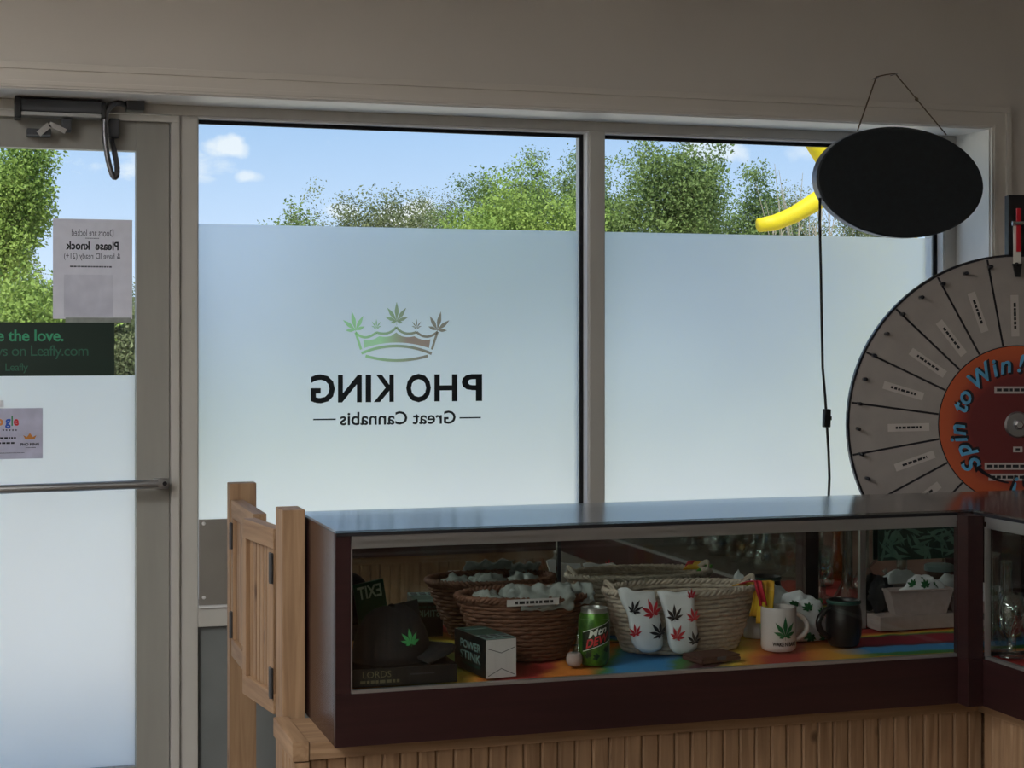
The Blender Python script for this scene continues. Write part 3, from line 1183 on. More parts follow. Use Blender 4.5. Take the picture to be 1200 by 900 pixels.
def nf(x_, z_, dy=-.0004):
    return Vector((x_ - nx, dy, z_ - nz_))


MB().box(pa.x - nx, pb_.x - nx, -.0002, .0006, 0, pa.z - nz_).build('sheet', 'paper', no)
MB().box(pa.x - nx + .03, pa.x - nx + .165, -.0009, -.0003, .006, .125).build('taped_slip', 'slip_film', no)
for s_, x0, x1, y0, y1, bold, m in (('Doors are locked', 84, 133, 269, 276.5, 0.0, 'ink_soft'), ('Please  knock', 77, 139, 283.5, 292.5, .003, 'ink'), ('& have ID ready (21+)', 75, 141, 297, 305, 0.0, 'ink_soft')):
    q0, q1 = P(x0, y1, NY), P(x1, y0, NY)
    text('print_line', s_, m, lambda a, b: nf(q1.x + a, q0.z + b), no, width=q1.x - q0.x, height=q1.z - q0.z, bold=bold, flip=True)
q0, q1 = P(82, 313, NY), P(132, 310, NY)
squiggle('print_line', 'ink_soft', lambda a, b: nf(q0.x + a, q0.z + b), q1.x - q0.x, .004, no, random.Random(2))
q0, q1 = P(100, 279.5, NY), P(116, 278.5, NY)
squiggle('print_line', 'ink_soft', lambda a, b: nf(q0.x + a, q0.z + b), q1.x - q0.x, .002, no, random.Random(3))
MB().box(-.075, .105, -.0012, -.0006, -.010, .004).build('tape_strip', 'plastic_bag', no)

# dark green review sticker
SY = 4.9590
sa, sb_ = P(134, 378, SY), P(134, 440, SY)
sx0 = sa.x - .43
st = thing('green_sticker', 'dark green rectangular review sticker on the door glass', 'sticker', ((sx0 + sa.x) / 2, SY, sb_.z))
ox_, oz_ = (sx0 + sa.x) / 2, sb_.z
MB().box(sx0 - ox_, sa.x - ox_, -.0002, .0006, 0, sa.z - oz_).build('sheet', 'sticker_green', st)


def sfm(a, b, dy=-.0005):
    return Vector((a - ox_, dy, b - oz_))


for s_, x1, y1, h_, m, bold in (('Share the love.', 74.5, 400, .033, 'sticker_text', .002), ('Reviews on Leafly.com', 103.5, 417.5, .033, 'sticker_text_dark', .0), ('Leafly', 33, 435, .024, 'sticker_text_dark', .0)):
    q = P(x1, y1, SY)
    text('print_line', s_, m, lambda a, b: sfm(q.x + a, q.z + b), st, height=h_ * (1.18 if 'y' in s_ else 1), bold=bold, anchor=(1, .2 if 'y' in s_ else 0), spacing=.97 if 'love' in s_ else .90)

# search engine review card lower on the door
KY = 4.9605
ka, kb = P(50, 478, KY), P(52, 537, KY)
kx0 = ka.x - .20
kc = thing('review_card', 'pale printed review card on the frosted door film', 'card', ((kx0 + ka.x) / 2, KY, kb.z))
kox, koz = (kx0 + ka.x) / 2, kb.z
MB().box(kx0 - kox, ka.x - kox, -.0002, .0006, 0, ka.z - koz).build('sheet', 'card_print', kc)


def kf(a, b, dy=-.0005):
    return Vector((a - kox, dy, b - koz))


gx = [('G', -27, -16, 'g_blue'), ('o', -15, -8, 'g_red'), ('o', -5, 4, 'g_orange'), ('g', 6, 12.5, 'g_blue'), ('l', 13.4, 15, 'g_green'), ('e', 16, 22, 'g_red')]
for ch, a, b, m in gx:
    qa, qb = P(a, 499, KY), P(b, 499, KY)
    h0 = {'G': .028, 'o': .019, 'g': .027, 'l': .028, 'e': .019}[ch]
    text('letter', ch, m, lambda u, v: kf(qa.x + u, qa.z + v - (.008 if ch == 'g' else 0)), kc, width=qb.x - qa.x, height=h0, bold=.004)
for k in range(5):
    q = P(4 + k * 3.7, 504, KY)
    mb = MB()
    star = [(math.sin(i * math.pi / 5) * (.0036 if i % 2 == 0 else .0015), math.cos(i * math.pi / 5) * (.0036 if i % 2 == 0 else .0015)) for i in range(10)]
    mb.bm.faces.new([mb.bm.verts.new(kf(q.x + a, q.z + b)) for a, b in star])
    mb.build('star', 'ink', kc)
for yy, xx in ((515, 20), (521, 18.5)):
    q = P(-30, yy, KY)
    squiggle('print_line', 'ink', lambda a, b: kf(q.x + a, q.z + b), P(xx, yy, KY).x - q.x, .005, kc, random.Random(yy))
q = P(-30, 532, KY)
squiggle('print_line', 'ink_soft', lambda a, b: kf(q.x + a, q.z + b), P(30, 532, KY).x - q.x, .0018, kc, random.Random(9))
q = P(35, 515, KY)
mb = MB()
cw = [(-.018, .012), (-.012, .0), (.012, 0), (.018, .012), (.008, .007), (0, .018), (-.008, .007)]
mb.bm.faces.new([mb.bm.verts.new(kf(q.x + a, q.z + b)) for a, b in cw])
bmesh.ops.triangulate(mb.bm, faces=mb.bm.faces)
mb.build('crown_mark', 'crown_gold', kc)
q = P(24, 522.5, KY)
text('print_line', 'PHO KING', 'ink', lambda a, b: kf(q.x + a, q.z + b), kc, width=P(46, 522, KY).x - q.x, height=.008, bold=.004)
q = P(30, 525, KY)
squiggle('print_line', 'ink_soft', lambda a, b: kf(q.x + a, q.z + b), P(42, 525, KY).x - q.x, .002, kc, random.Random(4))
# small white slip just above the card
q0, q1 = P(-12, 477, 4.961), P(4.5, 469, 4.961)
tag(box('paper_slip', 'paper', q0.x, q1.x, 4.9605, 4.9615, q0.z, q1.z), 'small white slip stuck above the review card', 'paper')

# metal guard plate screwed over the foot of the window
gp = thing('guard_plate', 'grey metal plate with bright screws beside the wooden post', 'plate', (.665, FY - .003, .76))
MB().box(-.08, .08, -.002, .002, 0, P(240, 608.5, FY).z - .76, .0008).build('plate', 'steel_plate', gp)
for sx_, sz_ in ((-.066, .234), (-.066, .022), (.066, .234), (.066, .022)):
    o = MB().lathe([(0, .003), (.004, .0025), (.0055, 0)], 12).build('screw', 'stop_white', gp)
    o.rotation_euler = (math.pi / 2, 0, 0)
    o.location = (sx_, -.002, sz_)
o = MB().box(-.08, .08, -.006, -.002, -.008, -.001, .001).build('ledge', 'stop_white', gp)

# door closer and wire loop
c0, c1 = P(17, 113, 4.86), P(124, 139, 4.86)
dc = thing('door_closer', 'dark grey door closer mounted above the door', 'door closer', ((c0.x + c1.x) / 2, 4.9, c1.z))
hw = (c1.x - c0.x) / 2
hh = c0.z - c1.z
mb = MB().box(-hw + .014, hw - .010, -.04, .028, .014, hh - .004, .004)
mb.build('body', 'closer_grey', dc)
MB().box(-hw, -hw + .018, -.045, .028, -.006, hh, .003).build('end_cap', 'black_plastic', dc)
MB().box(hw - .010, hw, -.045, .028, 0, hh - .006, .003).build('end_cap', 'black_plastic', dc)
MB().box(-hw + .016, hw - .012, -.036, .028, .002, .013, .002).build('lower_rail', 'aluminium', dc)
q = P(60, 143, 4.86)
mb = MB()
for (a, b, w) in (((45, 157), (58, 146), .016), ((58, 145), (77, 154), .014)):
    A, B = P(*a, 4.868), P(*b, 4.868)
    A -= Vector(dc.location)
    B -= Vector(dc.location)
    d = (B - A).normalized()
    nn_ = Vector((-d.z, 0, d.x)) * w / 2
    pts = [A + nn_, A - nn_, B - nn_, B + nn_]
    lo = [mb.bm.verts.new(p_) for p_ in pts]
    hi = [mb.bm.verts.new(p_ + Vector((0, .008, 0))) for p_ in pts]
    mb.bm.faces.new(lo)
    mb.bm.faces.new(hi[::-1])
    for i in range(4):
        mb.bm.faces.new((lo[i], hi[i], hi[(i + 1) % 4], lo[(i + 1) % 4]))
mb.build('arm', 'chrome', dc)
A = P(31, 160, 4.93) - Vector(dc.location)
MB().box(A.x, A.x + .065, -.02, .045, A.z, A.z + .018, .003).build('arm_shoe', 'closer_grey', dc)
A = P(72, 154, 4.90) - Vector(dc.location)
MB().box(A.x, A.x + .026, -.022, .028, A.z, A.z + .034, .003).build('pivot_block', 'closer_grey', dc)

wl = thing('door_loop', 'armoured wire loop hanging beside the door closer', 'cable', (P(130, 150, 4.9).x, 4.92, 1.9))
o0 = Vector(wl.location)


def wrel(px, py, Y):
    return P(px, py, Y) - o0


pts = [wrel(150, 124, 4.90), wrel(140, 121, 4.885), wrel(130, 124, 4.875), wrel(123.5, 136, 4.87), wrel(122.5, 155, 4.87), wrel(125, 178, 4.868), wrel(129, 197, 4.868), wrel(133, 207, 4.868),
       wrel(136.5, 206, 4.87), wrel(137, 195, 4.88), wrel(134, 178, 4.90), wrel(131, 165, 4.925), wrel(131, 155, 4.93)]
sm = []
for i in range(len(pts) - 1):
    pa_, pb2, pc, pd = pts[max(i - 1, 0)], pts[i], pts[i + 1], pts[min(i + 2, len(pts) - 1)]
    for k in range(6):
        t = k / 6
        sm.append(.5 * ((2 * pb2) + (pc - pa_) * t + (2 * pa_ - 5 * pb2 + 4 * pc - pd) * t * t + (3 * pb2 - pa_ - 3 * pc + pd) * t ** 3))
sm.append(pts[-1])
MB().tube(sm, [.0075 + .0009 * (i % 2) for i in range(len(sm))], 10).build('armoured_tube', 'conduit', wl, smooth=True)
A = wrel(148, 130, 4.9)
MB().box(A.x, A.x + .048, -.045, .01, A.z, A.z + .030, .004).build('end_box', 'closer_grey', wl)
A = wrel(127.5, 161, 4.92)
MB().box(A.x, A.x + .028, -.02, .025, A.z, A.z + .052, .004).build('end_box', 'closer_grey', wl)

# ------------------------------------------------------------------ oval hanging sign
OC = P(1058, 213.5, 4.645)
ov = thing('oval_sign', 'black oval sign hung by string in front of the window', 'sign', (OC.x, 4.655, OC.z))
ov.rotation_euler = (0, math.radians(1.9), 0)
rx_, rz_ = .287, .169
n = 72
mb = MB()


def ell(k, sx_, y_):
    a = 2 * math.pi * k / n
    return (rx_ * sx_ * math.cos(a), y_, rz_ * sx_ * math.sin(a) if sx_ == 1 else (rz_ - rx_ * (1 - sx_)) * math.sin(a))


rings = []
for sx_, y_ in ((.93, -.006), (.985, -.006), (1, -.002), (1, .0)):
    rings.append([mb.bm.verts.new(ell(k, sx_, y_)) for k in range(n)])
for a, b in zip(rings[:-1], rings[1:]):
    for k in range(n):
        mb.bm.faces.new((a[k], a[(k + 1) % n], b[(k + 1) % n], b[k]))
mb.bm.faces.new(rings[0])
mb.bm.faces.new(rings[-1][::-1])
mb.build('back_panel', 'sign_black', ov, auto=0.5)
mb = MB()
rings = []
for sx_, y_ in ((1.0, .0005), (1.004, .001), (1.004, .030), (.985, .032)):
    rings.append([mb.bm.verts.new(ell(k, sx_, y_)) for k in range(n)])
for a, b in zip(rings[:-1], rings[1:]):
    for k in range(n):
        mb.bm.faces.new((a[k], a[(k + 1) % n], b[(k + 1) % n], b[k]))
mb.bm.faces.new(rings[-1][::-1])
mb.bm.faces.new(rings[0])
mb.build('rim', 'rim_metal', ov, auto=0.5)
ov_m = Matrix.Translation(ov.location) @ ov.rotation_euler.to_matrix().to_4x4()
inv = ov_m.inverted()


def ovr(p):
    return inv @ p


a0, a1, a2, a3 = P(1005, 153, 4.655), P(1027, 90, 4.712), P(1049, 86, 4.712), P(1109, 158, 4.655)
mb = MB().tube([ovr(v) for v in (a0, a0.lerp(a1, .5), a1, a1.lerp(a2, .5) + Vector((0, 0, .001)), a2, a2.lerp(a3, .45), a3)], .0022, 6)
mb.build('hanging_string', 'string', ov)
kn = a2.lerp(a3, .42)
mb = MB().lathe([(0, -.006), (.005, -.003), (.006, 0), (.004, .004), (0, .006)], 8, ovr(kn))
mb.build('knot', 'string', ov)
# nails in the wall that carry the string
for p_ in (a1, a2):
    nl = MB().tube([(0, 0, 0), (0, .042, 0)], .0016, 8).lathe([(0, 0), (.003, 0), (.003, .001), (0, .001)], 8).build('wall_nail', 'brushed_steel')
    nl.location = (p_.x, p_.y - .012, p_.z - .003)
    tag(nl, 'small steel nail carrying the string of the oval sign', 'nail', 'nails above the oval sign')
# mains lead of the sign
pts = [P(961, 232, 4.665), P(960.5, 260, 4.665), P(962, 320, 4.67), P(963, 380, 4.67), P(964, 430, 4.67), P(967, 465, 4.67), P(968.5, 490, 4.67), P(971, 530, 4.67), P(972, 560, 4.67), P(971, 585, 4.67), P(968, 640, 4.68), P(966, 760, 4.69)]
mb = MB().tube([ovr(v) for v in pts], .0042, 8)
mb.build('power_lead', 'black_plastic', ov, smooth=True)
sw = MB().box(-.011, .011, -.008, .008, -.028, .028, .004).box(.010, .016, -.004, .004, -.006, .006, .002).build('inline_switch', 'black_plastic', ov)
sw.location = ovr(P(968.7, 490, 4.668))

# ================================================================== GATE AND POSTS
tag(box('wooden_post', 'post_wood', .597, .666, 4.375, 4.42, 0, 1.153, None, .003), 'dark wooden post standing by the window carrying the rear gate leaf', 'post')
tag(box('wooden_post', 'post_wood', .603, .652, 3.60, 3.690, 0, 1.158, None, .003), 'dark wooden post fixed to the end of the long showcase', 'post')


def gate(label, x0, y0, x1, y1, z0, z1, th, hinge_end, nsl):
    """leaf from (x0,y0) to (x1,y1) along its length; local x is the length, local y the thickness"""
    d = Vector((x1 - x0, y1 - y0, 0))
    ln_ = d.length
    g = thing('gate_leaf', label, 'gate', (x0, y0, z0), math.atan2(d.y, d.x), group=None)
    H = z1 - z0
    box('rail', 'pine_x', 0, ln_, 0, th, H - .045, H, g, .003)
    box('rail', 'pine_x', 0, ln_, 0, th, 0, .045, g, .003)
    box('stile', 'pine', 0, .03, 0, th, .045, H - .045, g, .002)
    box('stile', 'pine', ln_ - .03, ln_, 0, th, .045, H - .045, g, .002)
    pitch = (ln_ - .06) / nsl
    for k in range(nsl):
        xa = .03 + k * pitch
        box('slat', 'pine', xa + .0028, xa + pitch - .0028, th * .3, th * .7, .045, H - .045, g, .002)
    return g


# near leaf: hinged to the showcase post; visible face is local +y side (towards -X)
g1 = gate('pale slatted wooden gate leaf hinged to the showcase post', .629, 3.700, .597, 3.945, .705, 1.109, .03, 0, 7)
g2 = gate('pale slatted wooden gate leaf hinged to the post by the window', .632, 3.995, .632, 4.366, .715, 1.112, .032, 1, 8)
for zz in (1.00, .745):
    hz = .062
for g, xs, zs in ((g1, .012, (.285, .035)), (g2, .352, (.275, .05))):
    for z_ in zs:
        h_ = MB().box(-.010, .010, 0, .004, 0, .066, .001).tube([(-.010, .004, 0), (-.010, .004, .066)], .0045, 8).build('hinge', 'closer_grey', g)
        h_.location = (xs, .0305 if g is g1 else .0325, z_)

# ================================================================== COUNTER BASES
BZ = 0.718
bd = MB().box(-.0182, .0182, -.006, .006, 0, 1, .0).bm
bmesh.ops.bevel(bd, geom=[e_ for e_ in bd.edges if abs(e_.verts[0].co.z - e_.verts[1].co.z) > .5 and e_.verts[0].co.y < 0], offset=.004, segments=1, affect='EDGES')
bmesh.ops.recalc_face_normals(bd, faces=bd.faces)
board_me = bpy.data.meshes.new('board')
bd.to_mesh(board_me)
bd.free()
board_me.materials.append(MATS['board_wood'])


def boards(parent, x0, y0, dx, dy, n_, h_, z0=0.0):
    """n boards along a direction in the parent's space, front towards local -90 degrees of the direction"""
    ang = math.atan2(dy, dx)
    for k in range(n_):
        o = bpy.data.objects.new('board', board_me)
        C.objects.link(o)
        o.parent = parent
        s_ = .0375 * (k + .5)
        o.location = (x0 + dx * s_, y0 + dy * s_, z0)
        o.rotation_euler = (0, 0, ang)
        o.scale = (1, 1, h_)


def counter_base(label, loc, rz, ln_, dp, nb, left_end=False):
    b = thing('counter_base', label, 'counter', loc, rz)
    MB().box(0, ln_, .012, dp, 0, BZ - .035).build('carcass', 'board_rail', b)
    MB().box(-.0, ln_, -.012, dp, BZ - .034, BZ, .002).build('top_rail', 'board_rail', b)
    boards(b, 0.002, .006, 1, 0, nb, BZ - .036)
    return b


cb1 = counter_base('pine board counter base under the long showcase', (.617, 3.372, 0), 0, 1.56, .215, 41)
# end of the base facing the gate: boards and a pale rail
box('end_rail', 'pine_y', -.034, -.001, -.014, .226, BZ - .036, BZ + .004, cb1, .003)
boards(cb1, -.0065, .222, 0, -1, 6, BZ - .038)
box('corner_stile', 'pine', -.030, .0, -.012, .0, 0, BZ - .038, cb1, .002)
counter_base('pine board counter base under the showcase turning towards the room', (2.147, 3.358, 0), -math.pi / 2, 1.99, .30, 53)
counter_base('pine board counter base of the showcase across the aisle', (2.085, 1.135, 0), math.pi, 1.44, .30, 38)


# ================================================================== SHOWCASES
def showcase(label, loc, rz, ln_, dp, glass0, glass1, left=True, right=True, band1=None, back0=0.0, post=None, mirror_to=None):
    """local x along the front, local -y towards the customer; z in metres from the floor"""
    s = thing('display_case', label, 'showcase', loc, rz)
    T0, T1 = 1.1405, 1.145
    b1 = band1 if band1 is not None else ln_
    box('base_panel', 'mahogany', 0, b1, 0, .016, .719, .822, s, .001)
    MB().box(.018, ln_ - .003, .0165, dp, .80, .819).build('shelf', 'shelf_board', s)
    MB().box(.018, ln_ - .003, .0165, dp, .7195, .735).build('underside', 'shelf_board', s)
    if left:
        box('end_panel', 'laminate', 0, .017, .0165, dp, .719, T0 - .001, s, .001)
        box('front_stile', 'mahogany', 0, .031, 0, .016, .8225, T0 - .001, s, .001)
    if right:
        box('end_panel', 'laminate', ln_ - .003, ln_ + .014, .0165, dp, .719, T0 - .001, s, .001)
    MB().box(glass0, glass1, .004, .010, .829, 1.110).build('front_glass', 'case_glass', s)
    MB().box(glass0, glass1, .001, .014, .8225, .829).build('lower_trim', 'aluminium', s)
    MB().box(glass0 - .001, glass0 + .0015, .0, .014, .829, 1.112).build('side_trim', 'aluminium', s)
    mb = MB().box(glass0, glass1, .0, .014, 1.1225, 1.133).box(glass0, glass1, .004, .018, 1.108, 1.1224)
    mb.build('upper_trim', 'aluminium', s)
    MB().box(0, ln_ + .012, -.002, dp + .004, T0, T1).build('top_glass', 'worn_glass', s)
    MB().box(0.002, glass1, -.0015, .012, 1.1335, T0 - .0002).build('gasket_strip', 'gasket', s)
    return s


SX = .657
sc1 = showcase('long glass showcase with tie dye cloth and baskets inside', (SX, 3.30, 0), 0, 1.81, .39, .0325, 1.389, True, True, 1.428)
# corner post where the two showcases meet
box('front_stile', 'mahogany', 1.3895, 1.4275, 0, .016, .8225, 1.1355, sc1, .001)
# mirrored sliding doors at the back, with their metal edge strips
MY = .372
for nm, xa, xb, dy in (('mirror_door', .02, .60, .004), ('mirror_door', .585, 1.352, .0), ('mirror_door', 1.368, 1.80, .004)):
    box(nm, 'mirror', xa, xb, MY + dy, MY + dy + .003, .826, 1.125, sc1)
box('door_edge', 'gasket', .586, .593, MY - .003, MY - .0005, .826, 1.125, sc1)
box('door_edge', 'aluminium', 1.350, 1.366, MY - .006, MY + .003, .826, 1.125, sc1, .001)
box('back_track', 'mahogany', .018, 1.807, MY - .004, .39, 1.1255, 1.1352, sc1)
box('back_panel', 'panel_brown', .018, 1.807, .381, .389, .8195, 1.125, sc1)
# tie dye cloth lining the shelf: softly rumpled sheet
cl = bpy.data.meshes.new('cloth')
nxg, nyg = 120, 26
vs, fs = [], []
for j in range(nyg + 1):
    for i in range(nxg + 1):
        x_ = .675 + 1.775 * i / nxg
        y_ = 3.318 + .350 * j / nyg
        vs.append((x_, y_, .8235 + .004 * max(0, noise.noise(Vector((x_ * 14, y_ * 14, 0)))) + .004 * (abs(noise.noise(Vector((x_ * 9, y_ * 20, 3)))) if j < 2 else 0)))
for j in range(nyg):
    for i in range(nxg):
        a = j * (nxg + 1) + i
        fs.append((a, a + 1, a + nxg + 2, a + nxg + 1))
cl.from_pydata(vs, [], fs)
clo = link('tie_dye_cloth', cl, 'tie_dye')
for p_ in cl.polygons:
    p_.use_smooth = True
md = clo.modifiers.new('thickness', 'SOLIDIFY')
md.thickness = .0015
md.offset = -1
tag(clo, 'rainbow tie dye cloth spread on the showcase shelf', 'cloth')

sc2 = showcase('glass showcase of glassware turning towards the room', (2.085, 3.299, 0), -math.pi / 2, 2.09, .39, .045, 2.06, False, False)
box('back_panel', 'panel_brown', 0.0, 2.08, .381, .389, .8195, 1.135, sc2)
box('corner_post', 'mahogany', .0, .040, -.0385, .0, .8225, 1.1355, sc2, .002)
box('corner_post_foot', 'mahogany', .0, .040, -.0385, -.0005, .719, .822, sc2, .002)
sc3 = showcase('glass showcase across the aisle seen in the mirror', (2.085, 1.205, 0), math.pi, 1.42, .39, .02, 1.385, False, True)
box('back_panel', 'panel_brown', 0.018, 1.41, .381, .389, .8195, 1.135, sc3)


def cloth_strip(label, x0, x1, y0, y1):
    mb = MB()
    n1, n2 = 24, 10
    g = [[mb.bm.verts.new((x0 + (x1 - x0) * i / n1, y0 + (y1 - y0) * j / n2, .822 + .004 * max(0, noise.noise(Vector((i * .7, j * .9, x0)))))) for j in range(n2 + 1)] for i in range(n1 + 1)]
    for i in range(n1):
        for j in range(n2):
            mb.bm.faces.new((g[i][j], g[i + 1][j], g[i + 1][j + 1], g[i][j + 1]))
    return tag(mb.build('tie_dye_cloth', 'tie_dye', smooth=True), label, 'cloth')


cloth_strip('tie dye cloth under the glassware in the turning showcase', 2.105, 2.46, 2.86, 3.28)

# ================================================================== INSIDE THE LONG SHOWCASE
ZF = .829      # top of the cloth

# --- flat black game box at the glass
lb = thing('game_box', 'flat black box with faint lettering at the end of the showcase', 'box', (.802, 3.415, ZF))
MB().box(-.110, .110, -.090, .090, 0, .036, .002).build('lower_box', 'box_black', lb)
o = MB().box(-.1095, .1095, -.0895, .0895, .0362, .0372).build('wrapped_top', 'box_gloss', lb)
text('print', 'LORDS', 'box_gold', lambda a, b: Vector((-.085 + a, -.0906, .018 + b)), lb, width=.058, height=.013)
squiggle('print', 'ink_soft', lambda a, b: Vector((.012 + a, -.0906, .020 + b)), .05, .003, lb)
squiggle('print', 'box_gold', lambda a, b: Vector((-.09 + a, -.0906, .007 + b)), .08, .006, lb)
o = link('printed_leaf', leaf_mesh(lambda a, b: Vector((-.02 + a * 1.4, -.045 + b, .0376)), .035), 'leaf_bright', lb)

# --- black cap with a leaf badge
cp_ = thing('baseball_cap', 'black cap with a green leaf badge lying on the flat box', 'cap', (.796, 3.412, ZF + .0374), math.radians(12))
cp_.scale = (1.13, 1.08, 1.10)
mb = MB()
rings = []
nu = 40
for j in range(11):
    ph = (j / 10) * math.pi / 2
    rr, hz_ = math.cos(ph), math.sin(ph)
    rings.append([mb.bm.verts.new((.074 * (rr ** .75) * math.cos(2 * math.pi * k / nu) * (1 - .012 * abs(math.sin(3 * 2 * math.pi * k / nu))), .066 * (rr ** .75) * math.sin(2 * math.pi * k / nu), .098 * hz_ * (1 + .04 * math.sin(2 * math.pi * k / nu * 2 + 1)))) for k in range(nu)] if j < 10 else [mb.bm.verts.new((0, 0, .099))])
for a, b in zip(rings[:-1], rings[1:]):
    for k in range(nu):
        if len(b) == 1:
            mb.bm.faces.new((a[k], a[(k + 1) % nu], b[0]))
        else:
            mb.bm.faces.new((a[k], a[(k + 1) % nu], b[(k + 1) % nu], b[k]))
mb.bm.faces.new(rings[0][::-1])
mb.build('crown', 'cloth_black', cp_, smooth=True)
mb = MB()
vt, vb = [], []
for i in range(17):
    a = math.radians(-75 + 130 * i / 16)
    for rr, lst in ((.060, 0), (.116, 1)):
        x_, y_ = rr * math.cos(a) * 1.05, rr * math.sin(a) * .82
        z_ = .026 - .014 * (abs(i - 8) / 8) ** 2 - (.010 if lst else 0)
        vt.append(mb.bm.verts.new((x_, y_, z_ + .003)))
        vb.append(mb.bm.verts.new((x_, y_, z_)))
for i in range(16):
    a = 2 * i
    mb.bm.faces.new((vt[a], vt[a + 1], vt[a + 3], vt[a + 2]))
    mb.bm.faces.new((vb[a], vb[a + 2], vb[a + 3], vb[a + 1]))
    mb.bm.faces.new((vt[a + 1], vb[a + 1], vb[a + 3], vt[a + 3]))
    mb.bm.faces.new((vt[a], vt[a + 2], vb[a + 2], vb[a]))
mb.build('brim', 'cloth_black', cp_, smooth=True)
MB().lathe([(0, .004), (.006, .002), (.007, -.002)], 10, (0, 0, .099)).build('top_button', 'cloth_black', cp_)


def cap_f(a, b):
    th = -math.pi / 2 + a / .066 + .14
    ph = (.040 + b) / .105
    rr = math.cos(ph) ** .75
    return Vector((.0755 * rr * math.cos(th), .0685 * rr * math.sin(th), .099 * math.sin(ph) + .001))


link('leaf_badge', leaf_mesh(cap_f, .032, 0), 'leaf_bright', cp_)

# --- small EXIT plate standing behind the cap, its face to the mirror
ex = thing('exit_plate', 'small green plate with the word EXIT behind the cap', 'sign', (.857, 3.5035, ZF + .0376), math.radians(0))
MB().box(-.036, .036, -.0035, -.0021, 0.0, .100, .0005).build('dark_backing', 'box_black', ex)
ex.rotation_euler = (math.radians(-6), math.radians(-10), 0)
MB().box(-.036, .036, -.002, .002, 0.0, .100, .001).build('plate', 'exit_green', ex)
for yy, fl in ((.0025, True),):
    text('lettering', 'EXIT', 'exit_text', lambda a, b: Vector((.028 + a, yy, .062 + b)), ex, width=.056, height=.030, bold=.002, flip=True)

# --- carton with a white end
wb = thing('carton', 'black printed carton with a plain white end near the glass', 'box', (.9985, 3.415, ZF), math.radians(8))
MB().box(-.034, .034, -.075, .088, 0, .079, .0012).build('body', 'box_black', wb)
MB().box(-.0335, .0335, -.0765, -.0752, .0005, .0785).build('end_flap', 'box_white', wb)
MB().box(-.0335, .0335, -.0745, -.02, .0792, .0800).build('top_print', 'box_print', wb)
for k in range(6):
    xx = -.028 + (k % 3) * .021
    yy = -.066 + (k // 3) * .024
    MB().box(xx, xx + .015, yy, yy + .016, .0801, .0806).build('top_print', 'ink_soft', wb)
MB().box(-.030, .030, -.015, .085, .0792, .0797).build('top_print', 'box_teal', wb)
MB().box(-.024, .024, .05, .058, .0798, .0802).build('top_print', 'box_print', wb)
for s_, z_, h_, m in (('POWER', .047, .017, 'box_print'), ('STINK', .024, .018, 'box_print')):
    text('side_print', s_, m, lambda a, b: Vector((-.0346, .055 - a, z_ + b)), wb, width=.105, height=h_, bold=.002)
squiggle('side_print', 'box_teal', lambda a, b: Vector((-.0346, .045 - a, .014 + b)), .09, .004, wb)
text('back_print', 'STINK', 'box_print', lambda a, b: Vector((.026 - a, .0886, .046 + b)), wb, width=.05, height=.016, bold=.002)
squiggle('back_print', 'box_teal', lambda a, b: Vector((-.026 + a, .0886, .066 + b)), .05, .006, wb)
mb = MB()
for q in (((-.030, .060), (0, .050), (.030, .060), (.030, .0615), (0, .0515), (-.030, .0615)), ((-.030, .004), (0, .018), (.030, .004), (.030, .0055), (0, .0195), (-.030, .0055))):
    mb.bm.faces.new([mb.bm.verts.new((a, -.0767, b)) for a, b in q])
mb.build('flap_fold', 'ink_soft', wb)


# --- wicker baskets
def basket(label, loc, m, rx, ry, bx_, by_, h, rows, nst, rz=0):
    b = thing('wicker_basket', label, 'basket', loc, rz)

    def rad(t):
        k = t ** .8
        return bx_ + (rx - bx_) * k, by_ + (ry - by_) * k
    mb = MB()
    nseg = nst * 4
    for r_ in range(rows):
        t = (r_ + .5) / rows
        a_, b_ = rad(t)
        z = h * t
        pts = []
        for k in range(nseg + 1):
            th = 2 * math.pi * k / nseg
            w = .0030 * math.cos(nst * th + math.pi * (r_ % 2))
            pts.append(((a_ + w) * math.cos(th), (b_ + w) * math.sin(th), z))
        mb.tube(pts, h / rows * .55, 5, caps=False)
    mb.build('weave', m, b, smooth=True)
    mb = MB()
    for k in range(nst):
        th = 2 * math.pi * (k + .25) / nst
        mb.tube([(rad(t)[0] * math.cos(th), rad(t)[1] * math.sin(th), max(.003, h * t)) for t in (0, .25, .5, .75, 1)], .0024, 5)
    mb.build('stakes', m, b)
    mb = MB()
    for ph in (0, 1, 2):
        pts = []
        for k in range(121):
            th = 2 * math.pi * k / 120
            w = .006 * math.cos(26 * th + ph * 2.094)
            v = .005 * math.sin(26 * th + ph * 2.094)
            pts.append(((rx + .002 + w) * math.cos(th), (ry + .002 + w) * math.sin(th), h + .004 + v))
        mb.tube(pts, .0042, 6, caps=False)
    mb.build('braided_rim', m, b, smooth=True)
    MB().lathe([(0, .002), (1, .002), (1, .006), (0, .006)], 32, sx=bx_, sy=by_).build('bottom', m, b)
    return b


bb = basket('brown wicker basket full of plastic bags', (1.125, 3.548, ZF), 'wicker_brown', .148, .098, .085, .062, .132, 15, 18)
wbk = basket('off white wicker basket with socks hung over its rim', (1.49, 3.545, ZF), 'wicker_white', .174, .098, .128, .075, .130, 13, 24)
# upright handles woven over the rim of the pale basket
for s_ in (-1, 1):
    mb = MB()
    for q in (0, .005):
        mb.tube([(s_ * (.165 + .012 * math.sin(a)), -.030 + .060 * a / math.pi, .134 + .018 * math.sin(a) + q) for a in [math.pi * i / 8 for i in range(9)]], .0035, 6)
    mb.build('handle', 'wicker_white', wbk, smooth=True)


